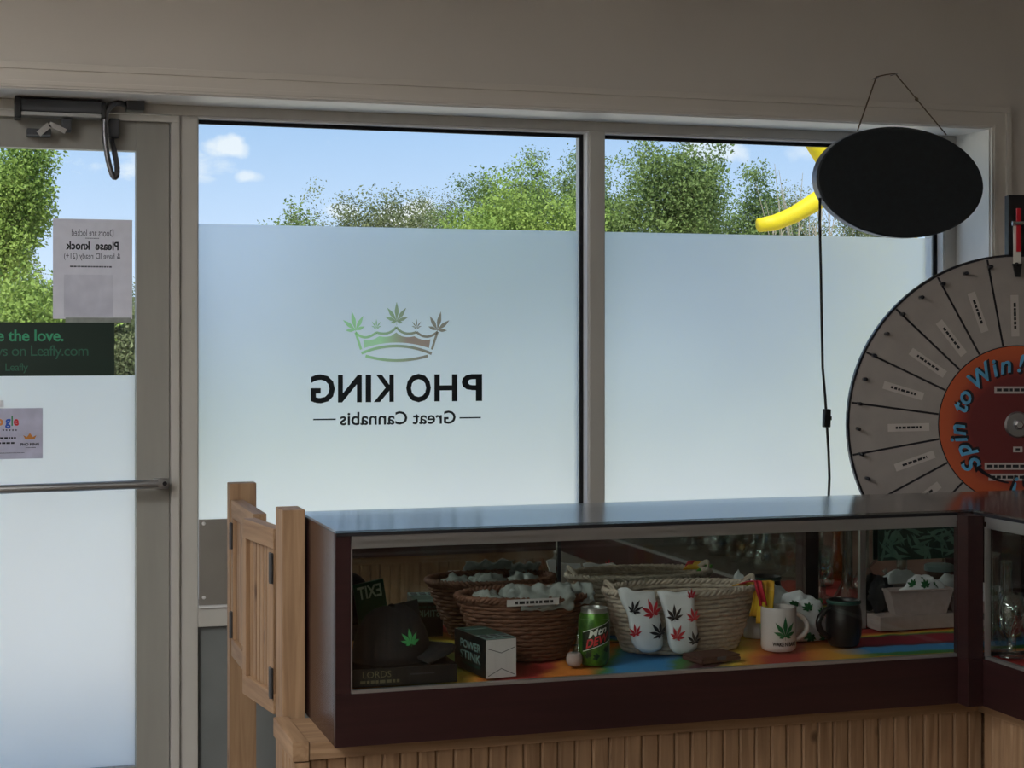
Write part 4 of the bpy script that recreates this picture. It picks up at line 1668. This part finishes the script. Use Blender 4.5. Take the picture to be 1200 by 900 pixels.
def crumple(name, label, loc, m, sx_, sy_, hz_, seed, group=None, cat='bag'):
    """a soft crumpled pouch: noisy flattened blob, one closed mesh"""
    mb = MB()
    nu, nv = 28, 14
    rings = []
    for j in range(nv + 1):
        ph = -math.pi / 2 + math.pi * j / nv
        if j in (0, nv):
            rings.append([mb.bm.verts.new((0, 0, hz_ * (0 if j == 0 else 1)))])
            continue
        ring = []
        for k in range(nu):
            th = 2 * math.pi * k / nu
            d = Vector((math.cos(th) * math.cos(ph), math.sin(th) * math.cos(ph), math.sin(ph)))
            w = 1 + .45 * noise.noise(d * 2.3 + Vector((seed, 0, 0))) + .18 * noise.noise(d * 6 + Vector((0, seed, 0)))
            zz = hz_ * (.5 + .5 * d.z * w)
            ring.append(mb.bm.verts.new((sx_ * d.x * w, sy_ * d.y * w, max(0, min(hz_ * 1.25, zz)))))
        rings.append(ring)
    for a, b in zip(rings[:-1], rings[1:]):
        for k in range(nu):
            k2 = (k + 1) % nu
            if len(a) == 1:
                mb.bm.faces.new((a[0], b[k2], b[k]))
            elif len(b) == 1:
                mb.bm.faces.new((a[k], a[k2], b[0]))
            else:
                mb.bm.faces.new((a[k], a[k2], b[k2], b[k]))
    o = mb.build(name, m, None, smooth=True)
    o.location = loc
    return tag(o, label, cat, group)


def sheet(name, label, pts_fn, m, nu, nv, th=.0012, cat='bag', group=None, loc=(0, 0, 0), parent=None):
    mb = MB()
    g = [[mb.bm.verts.new(pts_fn(i / nu, j / nv)) for j in range(nv + 1)] for i in range(nu + 1)]
    for i in range(nu):
        for j in range(nv):
            mb.bm.faces.new((g[i][j], g[i + 1][j], g[i + 1][j + 1], g[i][j + 1]))
    o = mb.build(name, m, parent, smooth=True)
    md_ = o.modifiers.new('thickness', 'SOLIDIFY')
    md_.thickness = th
    o.location = loc
    if label:
        tag(o, label, cat, group)
    return o


GB_ = 'clear bags in the brown basket'
for i, (dx, dy, sx_, sy_, hz_, zz) in enumerate(((-.085, .0, .034, .05, .046, .100), (-.012, .035, .034, .030, .05, .102), (.074, .015, .036, .045, .046, .102), (-.005, -.045, .04, .026, .04, .100))):
    crumple('plastic_bag', ['crumpled clear plastic bag at the carton side of the brown basket', 'crumpled clear plastic bag in the middle of the brown basket', 'crumpled clear plastic bag at the can side of the brown basket', 'small crumpled clear bag behind the price strip'][i], (1.125 + dx, 3.548 + dy, ZF + zz), 'plastic_bag', sx_, sy_, hz_, i * 3.1, GB_)


def flap(x0, x1, y_, z0, z1, sd):
    def fn(u, v):
        x_ = x0 + (x1 - x0) * u
        z_ = z0 + (z1 - z0) * v
        return Vector((x_ + .006 * noise.noise(Vector((u * 3, v * 3, sd))), y_ + .012 * noise.noise(Vector((u * 5, v * 5, sd))) + .05 * max(0, v - .55), z_ + .008 * noise.noise(Vector((u * 6, v * 2, sd + 4)))))
    return fn


sheet('plastic_bag', 'flat clear plastic pouch lying over the front of the brown basket', flap(1.085, 1.205, 3.449, .945, .995, 1.0), 'plastic_bag', 20, 10, .0015)
sheet('plastic_bag', 'wrinkled clear plastic pouch at the side of the brown basket', flap(1.19, 1.262, 3.48, .950, .992, 7.0), 'plastic_bag', 20, 10, .0015)
q0, q1 = P(594, 711, 3.437), P(655, 705, 3.437)
pl = thing('price_strip', 'white printed price strip on the brown basket', 'label', ((q0.x + q1.x) / 2, 3.437, q0.z))
hw = (q1.x - q0.x) / 2
MB().box(-hw, hw, -.0006, .0006, 0, .014).build('strip', 'box_white', pl)
squiggle('print', 'ink', lambda a, b: Vector((-hw + .018 + a, -.0008, .004 + b)), hw * 1.5, .006, pl, random.Random(8))

# --- socks
def sock(label, outline, leaves):
    Yt, Yb = 3.434, 3.452
    pts = []
    for (x_, y_) in outline:
        pts.append((640 + x_ / 4, 620 + y_ / 4))
    w = [P(a, b, 3.44) for a, b in pts]
    zmin, zmax = min(p.z for p in w), max(p.z for p in w)
    cx = sum(p.x for p in w) / len(w)
    s = thing('sock', label, 'sock', (cx, Yb, zmin), group=None)

    def f(x_, z_, d):
        k = (z_ - zmin) / (zmax - zmin)
        return Vector((x_ - cx, (Yt - Yb) * k + d - .006, z_ - zmin))
    mb = MB()
    n_ = len(w)
    # puffed cushion: three rings, front and back
    ctr = Vector((cx, 0, (zmin + zmax) / 2))
    rings = []
    for sc_, d in ((1.0, .0), (.93, -.007), (.75, -.011)):
        rings.append([mb.bm.verts.new(f(ctr.x + (p.x - ctr.x) * sc_, ctr.z + (p.z - ctr.z) * (1 - (1 - sc_) * .6), d)) for p in w])
    back = [mb.bm.verts.new(f(p.x, p.z, .006)) for p in w]
    for a, b in zip(rings[:-1], rings[1:]):
        for i in range(n_):
            j = (i + 1) % n_
            mb.bm.faces.new((a[i], a[j], b[j], b[i]))
    mb.bm.faces.new(rings[-1])
    mb.bm.faces.new(back[::-1])
    for i in range(n_):
        j = (i + 1) % n_
        mb.bm.faces.new((rings[0][i], back[i], back[j], rings[0][j]))
    bmesh.ops.triangulate(mb.bm, faces=mb.bm.faces)
    mb.build('knit', 'cloth_white', s, auto=1.0)
    for (x_, y_, sz, rt_, m) in leaves:
        p = P(640 + x_ / 4, 620 + y_ / 4, 3.44)
        link('printed_leaf', leaf_mesh(lambda a, b: f(p.x + a, p.z + b, -.0118), sz / 4 * 1.86 / 1000 * 1.15, rt_, 7, .115), m, s)
    return s


sock('white sock with black and red leaves hung on the pale basket beside the can', [(330, 280), (345, 272), (370, 270), (400, 285), (435, 290), (470, 290), (498, 290), (508, 335), (520, 380), (535, 430), (545, 480), (552, 545), (540, 565), (515, 577), (485, 582), (455, 578), (425, 560), (408, 530), (400, 490), (392, 450), (385, 410), (372, 380), (352, 345), (338, 310)],
     [(395, 382, 55, -.5, 'leaf_black'), (490, 395, 72, .4, 'leaf_red'), (530, 490, 62, .75, 'leaf_black'), (412, 492, 48, .2, 'leaf_red')])
sock('white sock with black and red leaves hung on the pale basket near the wallet', [(515, 292), (535, 286), (560, 285), (600, 295), (640, 290), (668, 284), (684, 295), (686, 340), (690, 385), (700, 430), (710, 480), (716, 530), (708, 560), (690, 578), (665, 588), (635, 588), (605, 580), (588, 560), (577, 530), (570, 490), (565, 450), (556, 410), (545, 370), (530, 330)],
     [(590, 415, 62, .1, 'leaf_black'), (662, 312, 38, .0, 'leaf_red'), (680, 418, 52, .3, 'leaf_red'), (603, 508, 58, -.3, 'leaf_red'), (690, 528, 50, .3, 'leaf_black')])


# --- yellow scarf over the rim, red and green folds
def drape(x0, x1, zt, zl, yy, sd):
    def fn(u, v):
        x_ = x0 + (x1 - x0) * u + .006 * math.sin(v * 4 + sd)
        if v < .3:
            k = v / .3
            return Vector((x_ - .03 * (1 - k), yy + .03 * (1 - k), zt + .010 * math.sin(k * math.pi / 2)))
        k = (v - .3) / .7
        return Vector((x_, yy - .012 * math.sin(k * 2.4) + .004 * math.sin(u * 9 + sd), zt + .010 - (zt + .010 - zl) * k))
    return fn


sc_t = thing('scarf', 'yellow red and green cloth hanging over the pale basket end', 'cloth', (1.66, 3.5, ZF))


def shf(fn):
    return lambda u, v: fn(u, v) - Vector((1.66, 3.5, ZF))


sheet('fold', None, shf(drape(1.640, 1.680, .966, .900, 3.500, 0)), 'yellow_cloth', 10, 16, .002, parent=sc_t)
sheet('fold', None, shf(drape(1.668, 1.700, .962, .868, 3.506, 2)), 'green_cloth', 10, 16, .002, parent=sc_t)
sheet('fold', None, shf(drape(1.655, 1.690, .969, .885, 3.492, 1)), 'yellow_cloth', 10, 16, .002, parent=sc_t)
sheet('fold', None, shf(drape(1.650, 1.668, .971, .925, 3.488, 3)), 'leaf_red', 8, 16, .002, parent=sc_t)


# --- soda can
cn = thing('soda_can', 'green and black soda can standing at the showcase glass', 'can', (1.2415, 3.425, ZF), math.radians(0))
cr_ = .0335
MB().lathe([(.0, .004), (.022, .004), (.026, 0), (.0300, .006), (cr_, .014), (cr_, .094), (cr_ - .001, .098)], 40).build('side', 'can_green', cn, auto=.6)
MB().lathe([(cr_ - .001, .0981), (.0285, .112), (.0280, .118), (.0283, .1205), (.0270, .1205), (.0262, .116), (0, .116)], 40).build('lid', 'can_top', cn, auto=.6)
MB().lathe([(cr_ - .0008, .0985), (.0292, .1105)], 40).build('shoulder', 'can_green', cn, smooth=True)
tb = MB().lathe([(0, 0), (.009, 0), (.009, .001), (0, .001)], 16, (0, -.004, .1163), sx=.8, sy=1.2).build('pull_tab', 'can_top', cn)


def can_f(a, b, off=.0003, lean=.35):
    th = -math.pi / 2 - .1 + a / cr_
    return Vector(((cr_ + off) * math.cos(th), (cr_ + off) * math.sin(th), b + lean * a))


def can_band(name, m, a0, a1, b0, b1, off, n_=14):
    mb = MB()
    lo = [mb.bm.verts.new(can_f(a0 + (a1 - a0) * i / n_, b0, off)) for i in range(n_ + 1)]
    hi = [mb.bm.verts.new(can_f(a0 + (a1 - a0) * i / n_, b1, off)) for i in range(n_ + 1)]
    for i in range(n_):
        mb.bm.faces.new((lo[i], lo[i + 1], hi[i + 1], hi[i]))
    mb.build(name, m, cn, smooth=True)


can_band('printed_band', 'can_dark', -.036, .036, .042, .084, .0002)
can_band('printed_band', 'can_white', -.034, .034, .042, .0435, .0004)
can_band('printed_band', 'can_white', -.034, .034, .0825, .084, .0004)
text('lettering', 'Mtn', 'can_white', lambda a, b: can_f(a - .020, .066 + b, .0009), cn, width=.040, height=.015, bold=.002, shear=.2)
text('lettering', 'DEW', 'can_red', lambda a, b: can_f(a - .026, .046 + b, .0009), cn, width=.052, height=.018, bold=.003, shear=.2)
for a_, b_, r_ in ((-.02, .012, .3), (.018, .020, -.6), (.0, .008, .9)):
    link('print_splash', leaf_mesh(lambda a, b: can_f(a_ + a, b_ + b + .01, .0004, .1), .014, r_, 5, .2), 'can_dark', cn)

# --- little spoon shaped glass pipe leaning at the can
gpip = thing('glass_pipe', 'small pale glass pipe lying against the can', 'pipe', (1.193, 3.412, ZF), math.radians(20))
mb = MB()
pts = [(0, 0, .016), (.006, .004, .024), (.016, .010, .038), (.024, .016, .056), (.028, .018, .074)]
mb.tube(pts, [.013, .010, .0065, .006, .007], 12)
mb.build('stem', 'ware_glass', gpip, smooth=True)
MB().lathe([(0, 0), (.012, .002), (.017, .010), (.0175, .020), (.014, .028), (.011, .030), (.009, .026), (0, .014)], 20, (-.004, -.004, 0)).build('bowl', 'bin_grey', gpip, smooth=True)

# --- dark wallet lying flat
wl_ = thing('wallet', 'dark brown flat wallet lying below the hanging socks', 'wallet', (1.500, 3.395, ZF), math.radians(14))
MB().box(-.052, .052, -.036, .036, 0, .008, .003).build('lower_half', 'wallet', wl_)
MB().box(-.051, .051, -.035, .036, .0084, .014, .003).build('upper_half', 'wallet', wl_)
MB().box(-.012, .012, -.037, -.034, .004, .012, .001).build('clasp', 'ink_soft', wl_)


# --- mugs
def mug_handle(p0, p1, out, r, n_=14):
    pts = []
    for i in range(n_ + 1):
        t = i / n_
        a = math.pi * t
        pts.append(Vector(p0).lerp(Vector(p1), t) + Vector(out) * (math.sin(a) ** .6))
    return MB().tube(pts, r, 10)


mg = thing('mug', 'white ceramic mug printed with a green leaf', 'mug', (1.692, 3.462, ZF), math.radians(-6))
mr_ = .0395
MB().lathe([(0, .0), (.034, .0), (.0375, .003), (mr_, .010), (mr_, .092), (mr_ - .0012, .0965), (mr_ - .0035, .0965), (mr_ - .005, .090), (mr_ - .005, .010), (0, .006)], 48).build('body', 'mug_white', mg, auto=.7)
mug_handle((mr_ - .003, 0, .080), (mr_ - .003, 0, .020), (.030, -.004, 0), .0055).build('handle', 'mug_white', mg, smooth=True)


def mug_f(a, b):
    th = -math.pi / 2 - .12 + a / mr_
    return Vector(((mr_ + .0013) * math.cos(th), (mr_ + .0013) * math.sin(th), b))


link('printed_leaf', leaf_mesh(lambda a, b: mug_f(.006 + a, .036 + b), .043, 0, 7, .11), 'leaf_green', mg)
text('lettering', 'WAKE N BAKE', 'ink', lambda a, b: mug_f(-.022 + a, .0135 + b), mg, width=.056, height=.009, bold=.004)

dm = thing('mug', 'black barrel shaped mug beside the white mug', 'mug', (1.858, 3.470, ZF), math.radians(0))
MB().lathe([(0, 0), (.030, 0), (.035, .006), (.0395, .025), (.0415, .05), (.0395, .078), (.036, .094), (.0375, .1005), (.036, .103), (.0335, .101), (.033, .09), (.036, .05), (.03, .012), (0, .008)], 48).build('body', 'mug_black', dm, auto=.9)
mug_handle((-.035, -.004, .086), (-.037, -.004, .022), (-.032, -.006, 0), .007).build('handle', 'mug_black', dm, smooth=True)
MB().lathe([(.0372, .094), (.0392, .096), (.0392, .100), (.0372, .102)], 40).build('rim_band', 'box_teal', dm)


# --- soft printed cloths
def leafy_cloth(label, loc, sx_, sy_, hz_, seed, leaves, cat='cloth', bulge=1.0):
    t = thing('printed_cloth', label, cat, loc)
    mb = MB()
    nu, nv = 36, 14

    def surf(th, ph, off=0.0):
        d = Vector((math.cos(th) * math.cos(ph), math.sin(th) * math.cos(ph), math.sin(ph)))
        w = 1 + .22 * noise.noise(d * 2.1 + Vector((seed, 0, 0))) + .06 * noise.noise(d * 6 + Vector((0, seed, 0))) + off
        return Vector((sx_ * d.x * w, sy_ * d.y * w, hz_ * max(0, d.z) * w))
    rings = []
    for j in range(nv):
        ph = math.pi / 2 * j / nv
        rings.append([mb.bm.verts.new(surf(2 * math.pi * k / nu, ph)) for k in range(nu)])
    topv = mb.bm.verts.new(surf(0, math.pi / 2))
    for a, b in zip(rings[:-1], rings[1:]):
        for k in range(nu):
            mb.bm.faces.new((a[k], a[(k + 1) % nu], b[(k + 1) % nu], b[k]))
    for k in range(nu):
        mb.bm.faces.new((rings[-1][k], rings[-1][(k + 1) % nu], topv))
    mb.bm.faces.new(rings[0][::-1])
    mb.build('fabric', 'cloth_white', t, smooth=True)
    for (th, ph, sz, rt_) in leaves:
        th, ph = math.radians(th), math.radians(ph)

        def f(a, b):
            return surf(th + a / sx_, ph + b / hz_, .055)
        link('printed_leaf', leaf_mesh(f, sz, rt_, 7, .15), 'leaf_green', t)
    return t


leafy_cloth('white leaf print bandana heaped behind the two mugs', (1.808, 3.585, ZF), .072, .050, .10, 2.0, [(-90, 40, .030, .3), (-62, 30, .026, -.5), (-120, 45, .026, .8), (-88, 8, .026, 2.6), (-40, 45, .024, 0), (-140, 15, .022, 1.4), (-60, 2, .02, 1)])
leafy_cloth('white leaf print bandana lying higher by the basket end', (1.712, 3.628, ZF), .026, .030, .132, 6.0, [(-90, 50, .024, .2), (-50, 40, .022, -.6), (-130, 52, .022, .7), (-95, 25, .02, 2)])


# --- fabric bins near the corner
def bin_(label, loc, rz, w, d, h):
    b = thing('storage_bin', label, 'bin', loc, rz)
    mb = MB()
    lo = [(-w * .40, -d * .40), (w * .40, -d * .40), (w * .40, d * .40), (-w * .40, d * .40)]
    hi = [(-w * .5, -d * .5), (w * .5, -d * .5), (w * .5, d * .5), (-w * .5, d * .5)]
    A = [mb.bm.verts.new((x_, y_, 0)) for x_, y_ in lo]
    B = [mb.bm.verts.new((x_, y_, h)) for x_, y_ in hi]
    Ci = [mb.bm.verts.new((x_ * .95, y_ * .94, h)) for x_, y_ in hi]
    D = [mb.bm.verts.new((x_ * .95, y_ * .94, .005)) for x_, y_ in lo]
    mb.bm.faces.new(A[::-1])
    mb.bm.faces.new(D)
    for i in range(4):
        j = (i + 1) % 4
        mb.bm.faces.new((A[i], A[j], B[j], B[i]))
        mb.bm.faces.new((B[i], B[j], Ci[j], Ci[i]))
        mb.bm.faces.new((Ci[i], Ci[j], D[j], D[i]))
    mb.build('walls', 'bin_grey', b)
    mb = MB()
    hi2 = [(x_ * 1.01, y_ * 1.01, h) for x_, y_ in hi]
    mb.tube(hi2 + [hi2[0]], .003, 6)
    mb.build('hem', 'bin_grey', b)
    return b


tag(box('riser', 'bin_grey', 2.025, 2.235, 3.602, 3.666, ZF, ZF + .034, None, .002), 'low grey riser block along the mirror in the corner', 'riser')
bin_('long grey fabric bin of leaf print cloth standing on the riser', (2.140, 3.626, ZF + .0345), math.radians(-3), .165, .045, .058)
leafy_cloth('leaf print cloth heaped in the long bin on the riser', (2.152, 3.626, ZF + .072), .062, .018, .052, 4.0, [(-90, 30, .026, .2), (-55, 30, .022, -.5), (-125, 35, .022, .8), (-75, 5, .02, 1.5), (-110, 2, .02, 2.5), (-100, 65, .02, 0)])
bin_('small grey fabric bin at the foot of the riser by the corner post', (2.315, 3.592, ZF), math.radians(-6), .17, .095, .066)
leafy_cloth('leaf print cloth heaped in the small corner bin', (2.310, 3.592, ZF + .040), .064, .036, .060, 9.0, [(-90, 40, .028, .3), (-60, 30, .024, -.5), (-130, 35, .026, .8), (-150, 10, .02, .8), (-110, 10, .02, 1.8)])
tub = thing('round_tub', 'round tub with pale blue lid seen in the corner mirror', 'tub', (2.365, 3.45, ZF))
MB().lathe([(0, 0), (.030, 0), (.034, .02), (.034, .092), (0, .092)], 28).build('body', 'panel_brown', tub, auto=.7)
MB().lathe([(0, .0925), (.038, .0925), (.038, .106), (.034, .109), (0, .109)], 28).build('lid', 'lid_blue', tub, auto=.7)
bp_ = crumple('black_pouch', 'crumpled black fabric pouch by the mirror edge strip', (2.055, 3.657, ZF + .0345), 'cloth_black', .030, .0075, .086, 3.2, cat='pouch')

# --- leaf photo card on the mirror
q0, q1 = P(1038, 657, 3.662), P(1122, 617, 3.662)
ph_ = thing('leaf_card', 'dark photo card of green leaves leaning on the mirror', 'picture', ((q0.x + q1.x) / 2, 3.662, q0.z))
hw, hh = (q1.x - q0.x) / 2 + .02, q1.z - q0.z
MB().box(-hw, hw, 0, .003, 0, hh).build('card', 'poster_dark', ph_)
MB().box(hw - .012, hw, .001, .004, -(q0.z - ZF), -.0005).build('stand_strip', 'panel_brown', ph_)
rp_ = random.Random(21)
for k in range(44):
    cx, cz, a, l_ = rp_.uniform(-hw * .95, hw * .95), rp_.uniform(.006, hh - .006), rp_.uniform(0, 6.28), rp_.uniform(.022, .045)
    mb = MB()
    d = Vector((math.cos(a), math.sin(a)))
    nn_ = Vector((-d.y, d.x))
    out_ = []
    for t_, w_ in ((0, 0), (.3, .7), (.5, 1), (.75, .6), (1, 0), (.75, -.6), (.5, -1), (.3, -.7)):
        x_ = cx + d.x * (t_ - .5) * l_ * 1.6 + nn_.x * w_ * .0045
        z_ = cz + d.y * (t_ - .5) * l_ * 1.6 + nn_.y * w_ * .0045
        out_.append((max(-hw, min(hw, x_)), max(0, min(hh, z_))))
    mb.bm.faces.new([mb.bm.verts.new((x_, -.0006 - .00002 * k, z_)) for x_, z_ in out_])
    mb.build('printed_leaf', 'poster_leaf', ph_)


# ================================================================== GLASSWARE IN THE OTHER SHOWCASES
PROFILES = [
    [(0, 0), (.045, 0), (.047, .006), (.030, .030), (.017, .055), (.014, .09), (.014, .20), (.018, .215), (.016, .215), (.012, .20), (.012, .06), (0, .03)],
    [(0, 0), (.040, 0), (.042, .012), (.040, .05), (.022, .075), (.014, .09), (.014, .17), (.017, .18), (.014, .18), (.012, .09), (.036, .05), (0, .01)],
    [(0, 0), (.032, 0), (.035, .01), (.038, .035), (.030, .06), (.012, .075), (.011, .13), (.019, .15), (.016, .15), (.009, .13), (.009, .08), (0, .05)],
    [(0, 0), (.028, 0), (.028, .004), (.010, .012), (.010, .05), (.026, .065), (.030, .10), (.026, .14), (.023, .14), (.027, .10), (0, .06)]]
WARE_LABELS = ['tall clear glass water pipe with flared foot', 'clear round bellied glass water pipe', 'squat clear glass bottle with narrow neck', 'stemmed clear glass cup']
gmesh = []
for k, pr in enumerate(PROFILES):
    me = MB().lathe(pr, 24).mesh(True)
    me.materials.append(MATS['ware_amber' if k == 2 else 'ware_glass'])
    gmesh.append(me)
WARE_LABELS[2] = 'squat amber glass bottle with narrow neck'
bowl_me = MB().tube([(.012, 0, .055), (.040, 0, .085), (.046, 0, .095)], [.004, .004, .008], 8).mesh(True)
bowl_me.materials.append(MATS['ware_glass'])
rw = random.Random(31)


def ware(k, x_, y_, where, grp, z_=.828):
    t = thing('glass_ware', WARE_LABELS[k] + where, 'glassware', (x_, y_, z_), rw.uniform(0, 6.28), group=grp)
    o = bpy.data.objects.new('vessel', gmesh[k])
    C.objects.link(o)
    o.parent = t
    if k < 2:
        o = bpy.data.objects.new('side_stem', bowl_me)
        C.objects.link(o)
        o.parent = t
    return t


for i in range(21):
    yy = 3.09 - i * .088
    ware(i % 4, 2.19 + (.06 if i % 2 else .17) + rw.uniform(-.015, .015), yy, ' in the turning showcase', 'glassware in the turning showcase')
for i in range(12):
    ware((i + 1) % 4, 1.95 - i * .1, 1.02 + (.06 if i % 2 else -.03), ' in the showcase across the aisle', 'glassware across the aisle')

for k, x_, y_ in ((0, 2.158, 3.335), (3, 2.138, 3.232), (1, 2.262, 3.44)):
    ware(k, x_, y_, ' standing beside the corner post', 'glassware beside the corner post')
tag(box('paper_sheet', 'box_white', 2.20, 2.42, 2.98, 3.26, 1.1455, 1.1465), 'white paper sheet lying on the corner of the showcase top', 'paper')

# ================================================================== PRIZE WHEEL
WC = P(1191, 497.5, 3.80)
wh = thing('prize_wheel', 'big round prize wheel with grey sectors behind the showcase corner', 'prize wheel', (WC.x, 3.80, 0), -YAW)
WR, IR = .436, .201
hz0 = WC.z


def wf(r_, a, y_=0.0):
    return Vector((r_ * math.cos(a), y_, hz0 + r_ * math.sin(a)))


def disc(name, m, prof, n_=96):
    """profile of (radius, y) turned about the wheel axle"""
    me = MB().lathe([(r_, -y_) for r_, y_ in prof], n_).mesh(True)
    me.transform(Matrix.Rotation(math.pi / 2, 4, 'X'))
    o = link(name, me, m, wh)
    o.location = (0, 0, hz0)
    try:
        me.set_sharp_from_angle(angle=.6)
    except Exception:
        pass
    return o


disc('face_disc', 'wheel_face', [(0, -.010), (WR - .006, -.010), (WR - .006, .008), (0, .008)])
disc('edge_band', 'wheel_edge', [(WR - .0058, -.0112), (WR, -.0112), (WR, .010), (WR - .0058, .010), (WR - .0058, -.0112)])
disc('centre_disc', 'wheel_centre', [(0, -.0125), (IR, -.0125), (IR, -.0102), (0, -.0102)])
disc('centre_ring', 'wheel_edge', [(IR, -.0122), (IR + .0025, -.0122), (IR + .0025, -.0102), (IR, -.0102)])
disc('hub_plate', 'brushed_steel', [(0, -.018), (.030, -.018), (.034, -.0135), (.034, -.0126), (0, -.0126)], 40)
disc('hub_bolt', 'chrome', [(0, -.030), (.008, -.030), (.013, -.026), (.013, -.0182), (0, -.0182)], 6)
NS = 20
A0 = math.radians(100.4)
line_me = None
rl = random.Random(77)
peg_me = MB().tube([(0, -.040, 0), (0, -.0102, 0)], .0044, 8).mesh(True)
peg_me.materials.append(MATS['wheel_edge'])
head_me = MB().lathe([(0, 0), (.0055, 0), (.0055, .002), (0, .002)], 10).mesh()
for k in range(NS):
    a = A0 + k * 2 * math.pi / NS
    d = wf(1, a) - wf(0, a)
    nn_ = Vector((-d.z, 0, d.x)) * .0026
    mb = MB()
    p0, p1 = wf(IR + .003, a, -.0106), wf(WR - .007, a, -.0106)
    mb.bm.faces.new([mb.bm.verts.new(p_) for p_ in (p0 + nn_, p0 - nn_, p1 - nn_, p1 + nn_)])
    mb.build('divider_line', 'wheel_edge', wh)
    am = a + math.pi / NS
    d = Vector((math.cos(am), 0, math.sin(am)))
    nn_ = Vector((-d.z, 0, d.x))
    L0, L1 = (.226, .332) if k % 3 else (.252, .358)
    c0 = wf(0, 0)
    c0 = Vector((0, -.0112, hz0))
    mb = MB()
    mb.bm.faces.new([mb.bm.verts.new(c0 + d * r_ + nn_ * w_) for r_, w_ in ((L0, -.010), (L1, -.010), (L1, .010), (L0, .010))])
    lab = mb.build('prize_label', 'wheel_label', wh)
    squiggle('label_print', 'ink', lambda u, v: c0 + Vector((0, -.0005, 0)) + d * (L1 - .02 - u) + nn_ * (.003 - v), L1 - L0 - .04, .006, lab, rl)
    for aa in (a, am):
        o = bpy.data.objects.new('peg', peg_me)
        C.objects.link(o)
        o.parent = wh
        o.location = wf(.410, aa) - Vector((0, 0, 0))
# arched lettering, twice round the centre disc
adv = [('S', 0), ('p', 15), ('i', 26), ('n', 36), ('t', 57), ('o', 68), ('W', 92), ('i', 108), ('n', 119), ('!', 133)]
for turn in (0, 180):
    for ch, off in adv:
        a = math.radians(222 - off + turn)
        d = Vector((math.cos(a), 0, math.sin(a)))
        rgt = Vector((math.sin(a), 0, -math.cos(a)))
        for nm, m, yo, bold, sh in (('letter_shadow', 'wheel_edge', -.0132, .045, .004), ('letter', 'wheel_text', -.0140, .02, 0)):
            me = text_verts(ch, .062, bold * .062, .25, 'CENTER')
            for v in me.vertices:
                x_, y_ = v.co.x, v.co.y
                v.co = Vector((0, yo, hz0)) + d * (.136 + y_ - sh) + rgt * (x_ + sh)
            link(nm, me, m, wh)
for (x0, x1, z_, hh_) in ((-.06, .06, .080, .018), (-.012, .012, -.070, .014), (-.085, .085, -.115, .018), (-.075, .075, -.143, .018)):
    mb = MB()
    mb.bm.faces.new([mb.bm.verts.new((a, -.0132, hz0 + b)) for a, b in ((x0, z_), (x1, z_), (x1, z_ + hh_), (x0, z_ + hh_))])
    lab = mb.build('rule_label', 'wheel_label', wh)
    squiggle('label_print', 'ink', lambda u, v: Vector((x0 + .006 + u, -.0138, hz0 + z_ + hh_ * .3 + v)), x1 - x0 - .012, hh_ * .42, lab, rl)
mb = MB()
arc = [(.150 * math.cos(math.radians(t)), .150 * math.sin(math.radians(t))) for t in range(228, 262, 3)]
ls = []
for i, (x_, z_) in enumerate(arc):
    w_ = .0055 * i / (len(arc) - 1) * .0 + .005 * (1 - .6 * i / len(arc))
    rr = math.hypot(x_, z_)
    ls.append((mb.bm.verts.new((x_ * (rr + w_) / rr, -.0134, hz0 + z_ * (rr + w_) / rr)), mb.bm.verts.new((x_ * (rr - w_) / rr, -.0134, hz0 + z_ * (rr - w_) / rr))))
for (a, b), (c_, d_) in zip(ls[:-1], ls[1:]):
    mb.bm.faces.new((a, b, d_, c_))
t_a = math.radians(219)
mb.bm.faces.new([mb.bm.verts.new(v) for v in ((.150 * math.cos(t_a), -.0134, hz0 + .150 * math.sin(t_a)), (.138 * math.cos(math.radians(229)), -.0134, hz0 + .138 * math.sin(math.radians(229))), (.163 * math.cos(math.radians(229)), -.0134, hz0 + .163 * math.sin(math.radians(229))))])
mb.build('printed_arrow', 'wheel_edge', wh)
# stand: floor tripod, mast, clapper
topz = P(1190, 228, 3.80).z
box('mast', 'black_plastic', -.016, .066, .014, .05, .03, topz, wh, .003)
for a in (200, 340, 90):
    a = math.radians(a)
    MB().tube([(.025, .04, .30), (.025 + .2 * math.cos(a), .04 + .10 * math.sin(a), .02)], .014, 10).build('foot', 'black_plastic', wh)
MB().lathe([(0, 0), (.03, 0), (.03, .04), (0, .04)], 16, (.025, .04, .27)).build('collar', 'black_plastic', wh)
zp = P(1188, 265, 3.78).z
zq = P(1188, 309, 3.78).z
box('clapper_plate', 'white_plastic', -.016, .004, -.030, -.026, zq, zp, wh, .001)
box('clapper_strip', 'red_plastic', -.010, .002, -.037, -.031, zq + .03, zp + .045, wh, .002)
MB().box(-.004, .004, -.026, .016, zp - .012, zp - .004).build('clapper_arm', 'brushed_steel', wh)
mb = MB()
mb.prism([(-.018, zq), (.006, zq), (.001, zq - .034), (-.010, zq - .034)], lambda x_, z_, d: Vector((x_, -.031 + d, z_)), .006)
mb.build('clapper_tip', 'black_plastic', wh)
MB().tube([(-.022, -.039, zp + .006), (.03, -.039, zp + .006)], .006, 8).build('clapper_bolt', 'chrome', wh)
